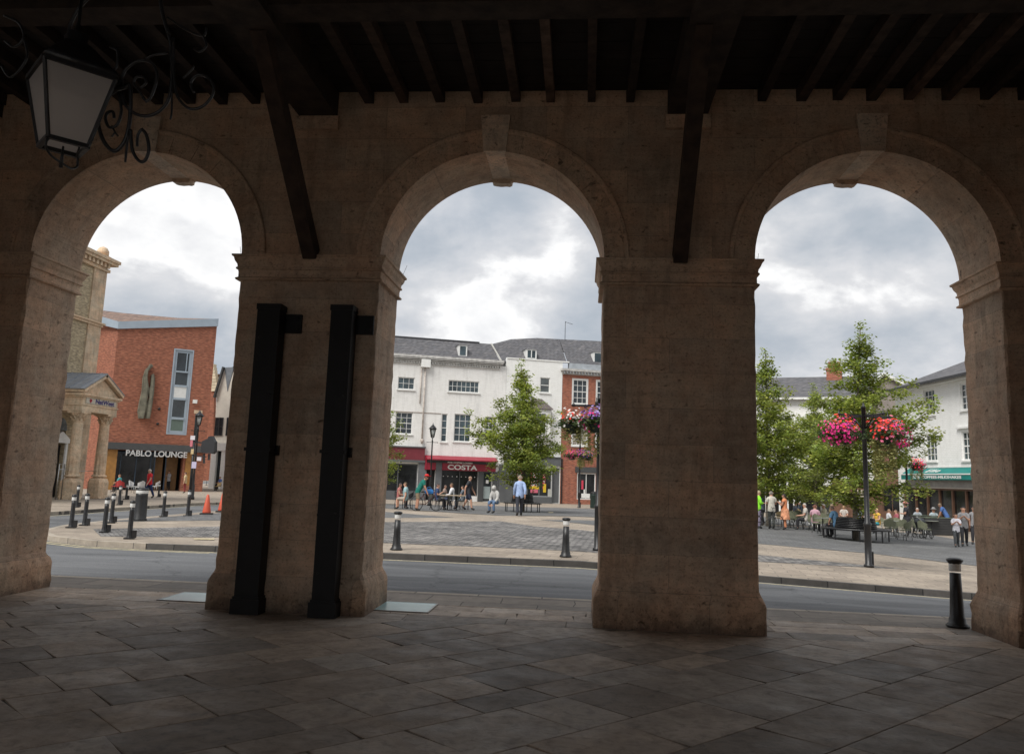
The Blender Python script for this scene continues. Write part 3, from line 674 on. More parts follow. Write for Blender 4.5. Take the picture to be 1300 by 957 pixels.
pt_(e, 'string_cable', M('rusty_cable', (.28,.22,.18), .8), (-1.6, 3.4, -.03, -.004, 5.62, 5.655))
# shops
pt_(e, 'shop_fascia', MAROON, (-9, 2.42, -.18, -.003, 2.55, 3.34)); pt_(e, 'fascia_trim', GREYP, (-9, 2.48, -.25, -.003, 3.342, 3.42), (-9, 2.46, -.22, -.003, 2.40, 2.548))
pt_(e, 'stall_riser', GREYP, (-9, 2.04, -.05, .1, .0, .5)); pt_(e, 'pilaster', M('grey_pilaster', (.115,.122,.13), .5), (2.06, 2.6, -.12, -.004, 0, 2.38))
o = win(e, -3, 2.04, .5, 2.3, 4, 1, .07, .06, .12, GREYP, SHOPG, False, name='shop_window')
pt_(e, 'door_opening', NIGHT, (2.62, 3.18, .10, .13, .02, 2.5)); pt_(e, 'pilaster', M('grey_pilaster', (.115,.122,.13), .5), (3.2, 3.6, -.12, -.004, 0, 2.4))
o = win(e, 3.62, 6.05, .35, 2.0, 2, 1, .06, .05, .12, DGREY, SHOPG, False, name='shop_window')
b = MB()
for k in range(8): b.box(3.72+k*.3, 3.78+k*.3, .098, .104, 1.56, 1.60)
b.build('window_decal', LETW, e)
cf = pt_(e, 'cafe_fascia', CRED, (2.5, 3.19, -.16, -.004, 1.97, 2.42), (3.61, 7.2, -.16, -.004, 1.97, 2.42), (2.46, 2.58, -.2, -.004, 1.97, 2.9))
pt_(e, 'fascia_shadow_board', DGREY, (3.61, 7.2, -.12, -.004, 2.422, 2.6), (2.6, 3.6, -.10, -.004, 2.422, 2.6))  # dark board stands in for the shade in the gap under the awning
b = MB(); b.add([(2.5,-.005,2.90),(7.2,-.005,2.90),(7.2,-.75,2.66),(2.5,-.75,2.66),(2.5,-.005,2.87),(7.2,-.005,2.87),(7.2,-.75,2.60),(2.5,-.75,2.60)], [(0,3,2,1),(4,5,6,7),(3,7,6,2),(0,4,7,3),(1,2,6,5)]); b.build('awning', CRED, e)
text('COSTA', .42, LETW, e, (4.93, -.19, 2.165), w=1.98, bold=.012)
text('FOR COFFEE LOVERS', .13, LETW, e, (4.78, -.15, 2.47), w=1.65, bold=.006)
pt_(e, 'pilaster', DGREY, (6.06, 6.38, -.1, -.004, 0, 1.96), (7.02, 7.4, -.1, -.004, 0, 1.96))
o = win(e, 6.4, 7.0, .02, 1.96, 1, 1, .06, .05, .12, GREYP, GLASS, False, name='glass_door')
pt_(o, 'door_notice', LETW, (6.62, 6.80, .085, .10, 1.2, 1.42)); pt_(o, 'frosted_band', flat('frosted', (.3,.36,.36), .4), (6.47, 6.93, .09, .104, .2, 1.0))

# --- second white building (same row)
def row(name, **kw):
    x = empty(name, fW.A, math.atan2(fW.t.y, fW.t.x), **kw); return x
e = row('shop_building', label='white rendered building with slate oriel roof and dark grey shopfront behind the middle tree', cat='building')
WH = [(10.15,10.86,7.42,8.46),(9.5,10.5,4.5,6.0)]; SH = [(8.62,11.14,.45,2.25),(11.2,11.7,.02,2.35)]
b = MB(); b.holes(7.76, 11.74, 0, 9.6, WH+SH, .14); shell(b, 7.76, 11.74, 9.6, 8); b.box(7.76, 12.2, -.04, .3, 9.602, 9.68); b.build('wall', WHC, e)
win(e, *WH[0], 1, 2, .06, .05, gl=glass_mat('curtained_glass', (.12,.14,.14), .1))
b = MB(); b.box(9.2, 10.8, -.5, -.005, 4.45, 6.22); bay = b.build('oriel', WHC, e)
b = MB(); b.add([(9.05,-.65,6.25),(10.98,-.65,6.25),(10.98,0,6.25),(9.05,0,6.25),(9.6,-.01,6.98),(10.3,-.01,6.98)], [(0,1,5,4),(1,2,5),(3,0,4),(3,2,1,0)]); b.build('oriel_roof', brick_mat('clay_slate', (.12,.10,.095), (.15,.125,.12), (.06,.05,.05), .25, .18, .006), bay)
win(bay, 9.5, 10.5, 4.6, 6.0, 3, 2, y=-.505, sill=False)
b = MB(); b.add([(7.36,.2,9.38),(12.2,.5,9.68),(12.2,2.4,11.62),(10.5,2.4,11.58),(8.6,2.4,11.35),(7.05,1.9,10.8)], [(0,1,2,3,4,5)]); b.add([(7.05,1.9,10.8),(8.6,2.4,11.35),(10.5,2.4,11.58),(12.2,2.4,11.62),(12.2,8,11.5),(7.05,8,10.7)], [(0,1,2,3,4,5)]); b.build('roof', SLATE, e)
b = MB(); b.bar((7.4,.15,9.42), (7.05,1.85,10.84), .1, .06); b.build('valley_flashing', flat('pale_lead', (.4,.39,.36), .7), e)
dormer(e, 9.35, 9.9, 9.85, 10.35, .55, 2)
pt_(e, 'shop_fascia', GREYP, (7.76, 11.74, -.14, -.004, 2.5, 3.04), (7.76, 11.74, -.2, -.004, 3.042, 3.10), (7.45, 8.6, -.1, -.004, 0, 2.498), (11.15, 11.19, -.1, -.004, 0, 2.498), (8.61, 11.14, -.06, .1, 0, .44))
win(e, 8.62, 11.14, .45, 2.25, 3, 1, .06, .09, .12, GREYP, SHOPG, False, name='shop_window')
for x0, x1 in ((8.72, 9.08), (9.72, 10.2), (10.55, 10.72)):
    b = MB(); b.box(x0, x1, .09, .1, .95, 2.12); po = b.build('poster', flat('poster_red', (.55,.05,.09)), e)
    b = MB(); b.box(x0+.04, x1-.04, .084, .0898, 1.0, 2.08); b.build('poster_face', flat('poster_white', (.6,.57,.55)), po)
    b = MB(); xm = (x0+x1)/2
    for k in range(5): b.box(xm-.07 if k % 2 else xm-.02, xm+.02 if k % 2 else xm+.07, .079, .0838, 1.1+k*.19, 1.2+k*.19)
    b.build('poster_print', flat('poster_red', (.55,.05,.09)), po)
pt_(e, 'display_yellow_card', flat('yellow_card', (.62,.42,.02)), (9.62, 10.28, .07, .078, .92, 1.12), (10.58, 10.78, .07, .078, .72, 1.28))
pt_(e, 'display_pink_card', flat('pink_card', (.55,.13,.18)), (9.7, 10.22, .07, .078, .68, .90)); pt_(e, 'display_plinth', flat('cream_card', (.42,.42,.38)), (10.92, 11.12, .05, .09, .47, .95))
pt_(e, 'door', GREYP, (11.2, 11.7, .06, .1, .02, 2.35))

# --- red brick building
e = row('shop_building', label='red brick building with white sash windows, dentil cornice and slate roof beside the white one', cat='building')
WH = [(12.5,13.58,6.78,8.49),(12.52,13.62,3.92,5.5),(14.25,15.3,6.78,8.49),(14.25,15.3,3.92,5.5)]; SH = [(12.95,14.3,.32,2.1),(14.4,15.3,.02,2.1)]
b = MB(); b.holes(11.76, 17, 0, 8.78, WH+SH, .1); shell(b, 11.76, 17, 8.78, 8); b.build('wall', REDB, e)
for i, q in enumerate(WH): win(e, *q, 3, 4, .08, .03, .06, rail=True, outer=.05, gl=GLASS if i != 1 else glass_mat('blind_glass', (.25,.22,.18), .2))
b = MB(); b.box(11.7, 17, -.1, .1, 8.782, 8.88); b.box(11.6, 17, -.32, .1, 9.0, 9.16)
for k in range(24): b.box(11.7+k*.22, 11.82+k*.22, -.22, -.01, 8.885, 8.995)
b.build('cornice', M('pale_stone_cornice', (.42,.41,.39), .8, .3, 4), e)
pt_(e, 'lead_parapet', M('lead_grey', (.34,.37,.40), .6, .2, 3), (12.22, 17, -.05, .3, 9.17, 9.58))
b = MB(); b.add([(12.22,.3,9.58),(17,.3,9.58),(17,2.4,11.75),(12.22,2.4,11.62)], [(0,1,2,3)]); b.add([(12.22,2.4,11.62),(17,2.4,11.75),(17,8,11.6),(12.22,8,11.5)], [(0,1,2,3)]); b.build('roof', SLATE, e)
b = MB(); b.tube([(12.62, 2.3, 11.6), (12.62, 2.3, 12.95)], .02, 6)
b.tube([(12.62,2.3,12.9), (13.2,2.25,12.75)], .012, 5)
for k in range(4): b.tube([(12.7+k*.13,2.15,12.88-k*.035), (12.7+k*.13,2.45,12.88-k*.035)], .008, 5)
b.build('roof_aerial', IRON, e)
dormer(e, 14.3, 14.8, 9.75, 10.5, .6)
win(e, 12.95, 14.3, .32, 2.1, 2, 1, .07, .05, .08, WHITEF, SHOPG, False, name='shop_window'); win(e, 14.4, 15.3, .02, 2.1, 1, 1, .07, .05, .08, DGREY, SHOPG, False, name='shop_door')
pt_(e, 'shop_fascia', DGREY, (12.8, 16, -.08, -.004, 2.12, 2.5)); pt_(e, 'drainpipe', IRON, (11.8, 11.87, -.08, -.01, 0, 3.0))
pt_(e, 'window_poster', flat('poster_red', (.55,.05,.09)), (13.28, 13.42, .02, .028, 1.0, 1.6)); pt_(e, 'window_display', LETW, (13.3, 13.9, .02, .06, .42, .72), (13.45, 13.55, .02, .03, .72, 1.0))

# --- orange brick lounge building
dA = at(152, 600, 42.8); dB = at(264, 600, 46)
fP = Fac(dA, dB, name='lounge_building', label='modern orange brick building with tall grey window strip and the PABLO LOUNGE shopfront', cat='building'); e = fP.e
TL = lambda s_: 10.98+(s_+1)*.155
WH = [(2.68, 3.8, 3.85, 9.52), (4.36, 4.66, 3.3, 5.25)]
b = MB(); b.holes(-1, 5.25, 2.6, 10.98, WH, .15); b.add([(-1,0,10.98),(5.25,0,10.98),(5.25,0,TL(5.25))], [(0,1,2)])
b.holes(-1, 5.25, 0, 2.6, [(-.25, 3.85, 0, 2.6)], .6)
b.add([(5.25,0,0),(5.25,7,0),(5.25,7,11.9),(5.25,0,TL(5.25))], [(3,2,1,0)])
b.add([(-1,0,0),(-2.35,1.5,0),(-2.35,1.5,11.25),(-1,0,10.98)], [(3,2,1,0)]); b.add([(-4.5,1.9,0),(-4.5,8,0),(-4.5,8,11),(-4.5,1.9,11)], [(3,2,1,0)]); b.add([(-4.5,7,0),(5.25,7,0),(5.25,7,11.9),(-4.5,7,11)], [(3,2,1,0)])
b.build('wall', ORB, e)
b = MB(); b.add([(-1.05,-.12,10.50+.03),(5.3,-.12,11.46),(5.3,-.12,12.0),(-1.05,-.12,11.02),(-1.05,.05,10.53),(5.3,.05,11.46),(5.3,.05,12.0),(-1.05,.05,11.02)], [(0,1,2,3),(7,6,5,4),(0,4,5,1),(3,2,6,7),(1,5,6,2)])
b.add([(-1.05,-.12,10.53),(-1.05,-.12,11.02),(-3.6,1.9,11.85),(-3.6,1.9,11.2)], [(0,1,2,3)]); b.build('roof_fascia', GREYL, e)
b = MB(); b.add([(-3.6,2.0,11.86),(-1.05,.06,11.03),(3.2,.06,11.69),(2.9,1.6,12.0),(-.6,2.2,12.0),(-3.6,3.2,12.2)], [(0,1,2,3,4,5)]); b.add([(3.2,.06,11.69),(5.25,.06,12.0),(5.25,7,11.9),(-4.5,7,12.1),(-3.6,3.2,12.2),(-.6,2.2,12.0),(2.9,1.6,12.0)], [tuple(range(7))])
b.build('roof', brick_mat('pantiles', (.26,.17,.13), (.2,.14,.12), (.1,.08,.07), .2, .3, .02), e)
o = win(e, 2.68, 3.8, 3.85, 9.52, 1, 1, .17, .0, .1, GREYL, GLASS, False, outer=.09, name='window_strip')
pt_(o, 'transom', GREYL, (2.85, 3.63, .0, .084, 8.0, 8.1), (2.85, 3.63, .0, .084, 7.0, 7.14), (2.85, 3.63, .0, .084, 4.78, 4.94), (2.85, 3.63, .0, .084, 6.12, 6.26), (3.45, 3.5, .0, .084, 8.1, 9.35))
pt_(o, 'white_panel', flat('white_panel', (.62,.63,.62), .4), (2.85, 3.63, .03, .085, 6.26, 7.0))
pt_(o, 'blind', flat('green_blind', (.10,.14,.12), .5), (2.85, 3.63, .06, .087, 4.02, 4.78))
win(e, 4.36, 4.66, 3.3, 5.25, 1, 2, .03, .03, .12, DGREY, GLASS, False); pt_(e, 'stone_lintel', BUFT, (4.25, 4.8, -.03, -.002, 5.26, 5.5))
pt_(e, 'alarm_box', WHITEF, (4.1, 4.38, -.14, -.002, 5.95, 6.2))
for q in fP.p(202, 519), fP.p(200, 538): b = MB(); b.lathe([(.09,0),(.09,.1),(.05,.14)], 10, (0,0,0)); o = b.build('wall_lamp', IRON, e); o.location = (q[0], -.01, q[1]); o.rotation_euler[0] = R_(90)
pt_(e, 'glass_strip', GLASS, (-3.3, -2.4, 1.62, 1.7, 3.3, 10.2)); pt_(e, 'white_panel', flat('white_panel', (.62,.63,.62), .4), (-3.3, -2.4, 1.55, 1.61, 9.3, 10.9), (-3.3, -2.4, 1.55, 1.61, 3.2, 4.0)); pt_(e, 'transom', GREYL, (-3.3, -2.4, 1.55, 1.615, 6.9, 7.15))
pt_(e, 'sign_fascia', DGREY, (-1.2, 5.32, -.3, -.004, 2.62, 3.06), (-1.2, -1.0, -.3, .5, 2.62, 3.06))
pt_(e, 'side_wall', WHW, (-4.5, -2.36, 1.75, 1.9, 0, 11.2))
OCH = M('ochre_timber', (.30,.145,.035), .6, .25, 4, .2)
pt_(e, 'entrance_pillar', OCH, (-1.02, -.26, -.06, .6, 0, 2.6), (4.0, 4.62, -.06, .6, .4, 2.6)); pt_(e, 'pillar_base', ORB, (4.0, 4.62, -.07, .6, 0, .398))
pt_(e, 'dark_interior', NIGHT, (-.26, 4.0, 1.9, 2.0, 0, 2.6), (-.26, 4, .6, 2, 2.5, 2.6)); pt_(e, 'interior_panel', M('tan_wall_panel', (.22,.12,.05), .7), (2.2, 2.75, 1.2, 1.3, 0, 2.5), (2.95, 3.7, 1.2, 1.3, 0, 2.5))
b = MB()
for x in (.0, .95, 1.85, 2.1, 2.8): b.box(x, x+.07, .5, .58, 0, 2.5)
b.box(-.26, 3.9, .5, .58, 2.35, 2.5); b.build('shopfront_frame', M('dark_blue_frame', (.02,.04,.07), .4), e)
b = MB(); b.box(-.26, 2.1, .53, .545, .05, 2.35); b.build('shopfront_glass', SHOPG, e)
text('PABLO LOUNGE', .52, M('brushed_steel_letters', (.55,.55,.55), .35, metal=.3), e, (2.1, -.32, 2.40), w=3.8, depth=.03, bold=.012)
# wall sculpture
sc1 = [(492,645),(486,634),(456,660),(444,700),(440,760),(428,810),(420,855),(424,888),(450,888),(462,830),(472,745),(466,695),(470,668)]
sc2 = [(484,684),(497,680),(501,700),(497,770),(488,830),(478,888),(456,888),(462,830),(474,790),(468,760),(480,735)]
e2 = empty('wall_sculpture', fP.A, math.atan2(fP.t.y, fP.t.x), 'tall grey-green abstract figure sculpture fixed on the orange brick wall', 'sculpture')
BRZ = M('weathered_bronze', (.16,.15,.11), .6, .4, 3, .4, 12)
for k, q in enumerate((sc1, sc2)):
    P_ = [fP.p(60+x/3.68, 290+y/3.68) for x, y in q]; b = MB(); b.prism(P_, -.28+k*.06, -.03)
    cx_ = sum(x for x, z in P_)/len(P_)
    b.prism([(cx_+(x-cx_)*.55, z) for x, z in P_], -.36+k*.06, -.28+k*.06); b.build('figure', BRZ, e2, recalc=True)

# --- bank with portico
e = empty('bank_building', (-25.16, 30.8, 0), R_(90), 'buff brick and stone bank with a columned pedimented portico and NatWest sign', 'building')
b = MB(); b.holes(-12, -1.15, 0, 11.6, [(-2.75,-1.85,0,3.3),(-6.2,-5.2,1,3.6)], .3); shell(b, -12, -.02, 11.6, 9, .02); b.build('wall', BUFB, e)
b = MB(); rectloft(b, -1.15, 0, -.06, .4, [(0,0),(0,8.7)]+[(0,8.72),(0,11.6)]); b.build('quoin_pier', BUFS, e)
b = MB()
for y0, z0, z1 in ((-.12, 8.68, 8.80), (-.2, 8.802, 8.88), (-.16, 11.6, 11.75), (-.42, 11.98, 12.12), (-.5, 12.122, 12.28)): b.box(-12, .0-y0-.04, y0, .5, z0, z1)
for k in range(34): b.box(-11.9+k*.35, -11.72+k*.35, -.3, 0, 11.76, 11.975)
for k in range(6): b.box(.02, .3, .2+k*.35, .38+k*.35, 11.76, 11.975)
b.build('cornice', BUFT, e)
b = MB(); b.box(-.75, -.1, -.25, .4, 12.282, 12.4); b.lathe([(.3,0),(.3,.25),(.2,.42),(.02,.5)], 12, (-.42, .05, 12.4)); b.box(-12, -1.0, .1, .4, 12.282, 12.5); b.build('parapet_block', BUFT, e)
b = MB(); b.box(-12, 0, .5, 9, 12.0, 12.2); b.build('roof', flat('flat_roof_grey', (.15,.15,.15)), e)
yc = -1.6; fl = MB
for s_ in (-3.50, -1.30):
    b = MB(); rectloft(b, s_-.38, s_+.38, yc-.38, yc+.38, [(.02,0),(.02,.12),(0,.14),(0,.78),(-.04,.92),(-.16,1.02)], .12); b.lathe([(.34,0),(.36,.05),(.3,.1)], 20, (s_, yc, 1.02)); pd = b.build('column_pedestal', BUFT, e)
    b = MB(); k = 40; vs = []; zs = [(1.12,.275),(2.0,.272),(2.001,.265),(3.55,.225)]
    for i, (z, r_) in enumerate(zs):
        for j in range(k): rr = r_-(.022 if (j % 4 in (1, 2) and i < 2) else 0); a = 2*math.pi*j/k; vs.append((s_+rr*math.cos(a), yc+rr*math.sin(a), z))
    b.add(vs, [(i*k+j, i*k+(j+1)%k, (i+1)*k+(j+1)%k, (i+1)*k+j) for i in range(3) for j in range(k)]); b.build('column_shaft', BUFT, e)
    b = MB(); b.lathe([(.235,0),(.25,.03),(.235,.06),(.25,.2),(.3,.34),(.36,.42)], 16, (s_, yc, 3.55))
    for ring, (z0, rr, hh_) in enumerate(((3.62,.25,.17),(3.77,.27,.2))):
        for j in range(8):
            a = 2*math.pi*(j+.5*ring)/8; c, q = math.cos(a), math.sin(a)
            b.tube([(s_+c*rr, yc+q*rr, z0), (s_+c*(rr+.02), yc+q*(rr+.02), z0+hh_*.7), (s_+c*(rr+.1), yc+q*(rr+.1), z0+hh_), (s_+c*(rr+.12), yc+q*(rr+.12), z0+hh_*.75)], [.045,.05,.035,.01], 6)
    b.box(s_-.36, s_+.36, yc-.36, yc+.36, 3.97, 4.06); b.build('column_capital', BUFT, e)
b = MB(); b.box(-3.88, -.94, -1.95, -.08, 4.062, 4.34); b.box(-3.92, -.90, -1.99, -.08, 4.342, 4.42); b.box(-3.88, -.94, -1.95, -.08, 4.422, 4.72); b.box(-4.02, -.80, -2.1, -.08, 4.80, 4.9); b.box(-3.95, -.87, -2.03, -.08, 4.722, 4.798)
b.build('entablature', BUFT, e)
b = MB(); b.prism([(-3.98,4.902),(-.84,4.902),(-2.41,5.70)], -1.94, -.08); b.build('tympanum', BUFT, e, recalc=True)
b = MB(); b.bar((-4.09,-1.05,4.99), (-2.35,-1.05,5.88), 2.15, .13); b.bar((-.73,-1.05,4.99), (-2.47,-1.05,5.88), 2.15, .13); b.build('raking_cornice', BUFT, e)
b = MB(); b.bar((-4.15,-1.03,5.08), (-2.37,-1.03,5.99), 2.2, .03); b.bar((-.67,-1.03,5.08), (-2.45,-1.03,5.99), 2.2, .03)
for k in range(4): q = -.35-.5*k; b.bar((-4.11,q,5.13), (-2.40,q,6.00), .05, .05)
b.build('portico_roof', M('portico_lead', (.24,.26,.29), .5, .2, 3), e)
b = MB(); b.box(-3.68, -1.14, -1.985, -1.955, 4.45, 4.715); sg = b.build('sign_board', flat('cream_sign', (.50,.46,.38)), e)
lt = text('NatWest', .30, flat('purple_letters', (.045,.03,.16)), sg, (-2.13, -1.995, 4.58), w=1.6, depth=.006, bold=.006)
b = MB()
for k in range(3):
    a = 2*math.pi*k/3+.5
    b.bar((-3.32+.07*math.cos(a), -1.99, 4.585+.07*math.sin(a)), (-3.32+.07*math.cos(a+2.1)*1.25, -1.99, 4.585+.07*math.sin(a+2.1)*1.25), .02, .075)
b.build('sign_emblem', flat('red_emblem', (.45,.02,.04)), sg)
pt_(e, 'door', M('black_door', (.01,.01,.012), .3), (-2.75, -1.85, .2, .26, 0, 2.5)); pt_(e, 'door_surround', WHC, (-2.9, -2.76, -.08, .1, 0, 2.6), (-1.84, -1.7, -.08, .1, 0, 2.6), (-3.0, -1.6, -.14, .1, 2.6, 2.75))
b = MB(); b.prism([(-3.0,2.752),(-1.6,2.752),(-2.3,3.15)], -.14, .0); b.build('door_pediment', WHC, e, recalc=True)
b = MB(); b.prism([(-2.75+.45-.45*math.cos(math.pi*k/12), 3.2+.6*math.sin(math.pi*k/12)) for k in range(13)], -.03, -.005); b.build('fanlight', GLASS, e, recalc=True)
b = MB(); b.tube([(-3.5,-1.6,1.3),(-1.3,-1.6,1.3)], .015, 6); b.tube([(-4.4,-1.5,1.35),(-3.5,-1.6,1.35)], .02, 6); b.tube([(-4.4,-1.5,0),(-4.4,-1.5,1.6),(-4.0,-1.5,1.6),(-4.0,-1.5,0)], .025, 6); b.build('handrail', flat('pale_steel', (.4,.4,.4), .3, 1), e)

# --- far gabled buildings at left
dA = at(262, 600, 56); dB = at(300, 600, 56)
f = Fac(dA, dB, name='gabled_house', label='small brick house with stepped stone coping and brown tiled roof behind the lounge', cat='building'); e = f.e
q = [f.p(*x) for x in ((262,463),(266,463),(272,497),(269,610),(250,610),(252,455))]
b = MB(); b.prism([(x, max(z, -.1)) for x, z in q], 0, .4); b.build('wall', ORB, e, recalc=True)
a, c = f.p(266.5,462), f.p(272,497); b = MB()
for k in range(9): t0, t1 = k/9, (k+1)/9; b.box(a[0]+(c[0]-a[0])*t0-.15, a[0]+(c[0]-a[0])*t0+.38, -.1, .45, a[1]+(c[1]-a[1])*t1+.02, a[1]+(c[1]-a[1])*t0)
b.build('stone_coping', M('pale_coping', (.55,.47,.34), .8, .2, 2), e)
a, c = f.p(268,473), f.p(300,476); b = MB(); zb = f.p(272,503)[1]; b.prism([(a[0]-.5,zb),(a[0]+5,zb),(a[0]+5,c[1]),(a[0],a[1])], .8, 1.2); b.build('roof', brick_mat('brown_tiles', (.20,.09,.06), (.16,.075,.05), (.08,.05,.04), .2, .15, .01), e, recalc=True)
dA = at(268, 600, 52); dB = at(310, 600, 52)
f = Fac(dA, dB, name='gabled_house', label='pale cream rendered building with twin pointed gables at the far left', cat='building'); e = f.e
g = [f.p(*x) for x in ((275,500),(284.7,466.5),(289,495),(298,466),(308,500))]
bx = f.p(270, 608)[0]; b = MB(); b.prism([(bx,0),(bx+9,0),(bx+9,g[0][1]),g[4],g[3],g[2],g[1],g[0]], 0, 6); b.build('wall', M('cream_render', (.68,.64,.56), .85, .12, 1.5, .1), e, recalc=True)
b = MB(); b.bar((g[1][0],-.12,g[1][1]+.03), (g[0][0]-.1,-.12,g[0][1]-.3), .3, .12); b.bar((g[3][0],-.12,g[3][1]+.03), (g[4][0],-.12,g[4][1]), .3, .12); b.build('verge', DGREY, e)
b = MB(); b.prism([(g[1][0]+.05,g[1][1]),(g[2][0],g[2][1]-.1),(g[3][0]-.05,g[3][1])], -.04, .3); b.build('valley_roof', M('zinc', (.17,.19,.21), .5), e, recalc=True)
for u in (276.5, 281.5, 291): a = f.p(u, 530); c = f.p(u, 553); win(e, a[0]-.16, a[0]+.16, c[1], a[1], 1, 2, .03, .03, -.01, DGREY, GLASS, False)
b = MB()
for u in (272, 285, 296): a = f.p(u, 600); b.box(a[0]-.2, a[0]+.2, -.4, -.01, 0, 2.9)
b.box(bx-.3, bx+9, -.45, -.01, 2.9, 3.5); b.build('shop_columns', WHC, e)
pt_(e, 'shopfront', GLASS, (bx+.1, bx+8.8, -.05, -.005, .1, 2.88))

# --- white corner building at right
dA = at(1140, 600, 33.8); dB = at(1245, 600, 26.5)
f = Fac(dA, dB, name='corner_building', label='white rendered corner building with hipped slate roof, sash windows and green awning', cat='building'); e = f.e
WH = [(2.9,3.9,5.18,6.36),(6.1,7.1,5.18,6.33),(2.87,3.89,3.04,4.27),(6.0,7.0,3.02,4.25)]; SH = [(.4,9.8,.0,1.8)]
b = MB(); b.holes(.02, 10, 0, 6.62, WH+SH, .14); shell(b, .02, 10, 6.62, 8); b.build('wall', WHC, e)
for q in WH: win(e, *q, 3, 4, .06, .03, rail=True, gl=GLASSB)
b = MB(); b.box(5.75, 7.2, -.1, -.004, 4.38, 4.46); b.box(-.1, 10, -.28, .0, 6.50, 6.60); b.build('string_course', WHITEF, e)
b = MB(); ev = [(-.3,-.45,6.62),(10.3,-.45,6.62),(10.3,8.3,6.62),(-.3,8.3,6.62),(4.6,4,8.75),(10.3,4,8.75)]; b.add(ev, [(0,1,5,4),(3,0,4),(2,3,4,5),(3,2,1,0),(1,2,5)]); b.build('roof', SLATE, e)
pt_(e, 'gutter', IRON, (-.3, 10.3, -.56, -.46, 6.55, 6.66))
AWN = M('green_awning_cloth', (.0,.17,.15), .6, .12, 3, .1)
b = MB(); b.add([(1.2,-.01,2.72),(10,-.01,2.72),(10,-.42,2.42),(1.2,-.42,2.42),(10,-.42,2.18),(1.2,-.42,2.18)], [(0,3,2,1),(3,5,4,2)]); aw = b.build('awning', AWN, e)
pt_(aw, 'awning_trim', LETW, (1.2, 10, -.44, -.41, 2.40, 2.45), (1.2, 10, -.03, -.0, 2.725, 2.78))
text('ICES  COFFEES-MILKSHAKES', .17, LETW, aw, (4.5, -.43, 2.285), w=4.2, depth=.004, bold=.003)
text('Ellie', .30, LETW, aw, (3.9, -.27, 2.575), w=1.3, depth=.004, shear=.5, rot=(R_(40),0,0))
pt_(e, 'shop_fascia', M('pale_grey_fascia', (.30,.29,.28), .6), (.9, 10, -.1, -.004, 1.85, 2.15))
pt_(e, 'shopfront', SHOPG, (.4, 9.8, .1, .13, 0, 1.8)); b = MB()
b.box(.5, 9.42, .02, .098, 1.72, 1.8)
for k in range(9): b.box(.5+k*1.1, .62+k*1.1, .022, .096, 0, 1.75)
b.build('shopfront_frame', M('brown_timber_frame', (.10,.05,.03), .6), e)

# --- slate roofed building behind the right trees
dA = at(1000, 600, 42); dB = at(1140, 600, 40)
f = Fac(dA, dB, name='terrace_building', label='white building with grey slate roof and red brick chimney behind the right hand trees', cat='building'); e = f.e
WH = [(-3.2,-2.3,4.6,5.9),(-.6,.3,4.6,5.9),(1.2,2.1,4.6,5.9),(-.6,.3,2.7,3.9),(1.2,2.1,2.7,3.9),(3.4,4.3,4.6,5.9)]; SH = [(-5,2.0,.0,2.0)]
b = MB(); b.holes(-8, 4.8, 0, 6.95, WH+SH, .14); shell(b, -8, 4.8, 6.95, 8); b.build('wall', WHC, e)
for q in WH: win(e, *q, 2, 4, .06, .03)
b = MB(); b.add([(-8,-.3,6.98),(4.9,-.3,6.98),(4.9,2.9,8.6),(-8,2.9,8.6)], [(0,1,2,3)]); b.add([(-8,2.9,8.6),(4.9,2.9,8.6),(4.9,8,7),(-8,8,7)], [(0,1,2,3)]); b.build('roof', SLATE, e)
b = MB(); b.box(-8, 4.9, -.38, -.28, 6.86, 6.99); b.build('gutter', WHITEF, e)
b = MB(); b.box(2.2, 3.1, 2.3, 3.2, 7.9, 9.1); b.box(2.15, 3.15, 2.25, 3.25, 8.95, 9.06); ch = b.build('chimney', REDB, e)
for k in range(3): b = MB(); b.lathe([(.12,0),(.1,.4),(.12,.42)], 10, (2.4+k*.26, 2.75, 9.1)); b.build('chimney_pot', M('terracotta', (.38,.14,.08), .8), ch)
pt_(e, 'shopfront', SHOPG, (-5, 2.0, .1, .13, 0, 2.0)); b = MB()
for u in (968, 975, 992, 1002, 1010, 1037): s_ = f.p(u, 632)[0]; b.box(s_-.05, s_+.05, -.9, -.8, 0, 2.2)
b.box(-4, 1.9, -.95, -.1, 2.2, 2.36); b.build('canopy', WHITEF, e)
pt_(e, 'menu_board', M('chalkboard', (.015,.02,.022), .7), (1.92, 2.34, -.1, -.03, .3, 1.65)); pt_(e, 'board_frame', M('grey_board_frame', (.2,.2,.19), .7), (1.82, 2.44, -.05, -.004, .1, 1.75))
f2 = empty('timber_shop', f.A, math.atan2(f.t.y, f.t.x), 'brown timber fronted shop with a white gable between the terrace and the corner building', 'building'); e = f2
b = MB(); b.holes(4.82, 9, 0, 5.0, [(5.2,6.2,.4,1.8),(6.5,7.3,.1,1.9),(7.6,8.8,.4,1.8)], .15); shell(b, 4.82, 9, 5.0, 6); b.box(2.5, 4.81, -.25, -.01, 0, 2.1); b.build('wall', M('brown_timber', (.13,.065,.04), .75, .35, 3, .4, 10), e)
b = MB(); b.prism([(4.82,5.02),(9,5.02),(9,6.4),(6.9,7.8),(5.5,8.3),(4.82,7.6)], .3, 5); b.build('gable', M('brown_grey_render', (.22,.19,.17), .8, .2, 2), e, recalc=True)
b = MB(); b.bar((5.5,.2,8.36), (7.6,.2,7.25), .3, .16); b.bar((5.5,.2,8.36), (4.82,.2,7.7), .3, .16); b.build('verge', WHITEF, e)
for q in ((5.2,6.2,.4,1.8),(7.6,8.8,.4,1.8)): win(e, *q, 2, 1, .06, .04, .1, M('brown_timber_frame', (.1,.05,.03)), SHOPG, False)
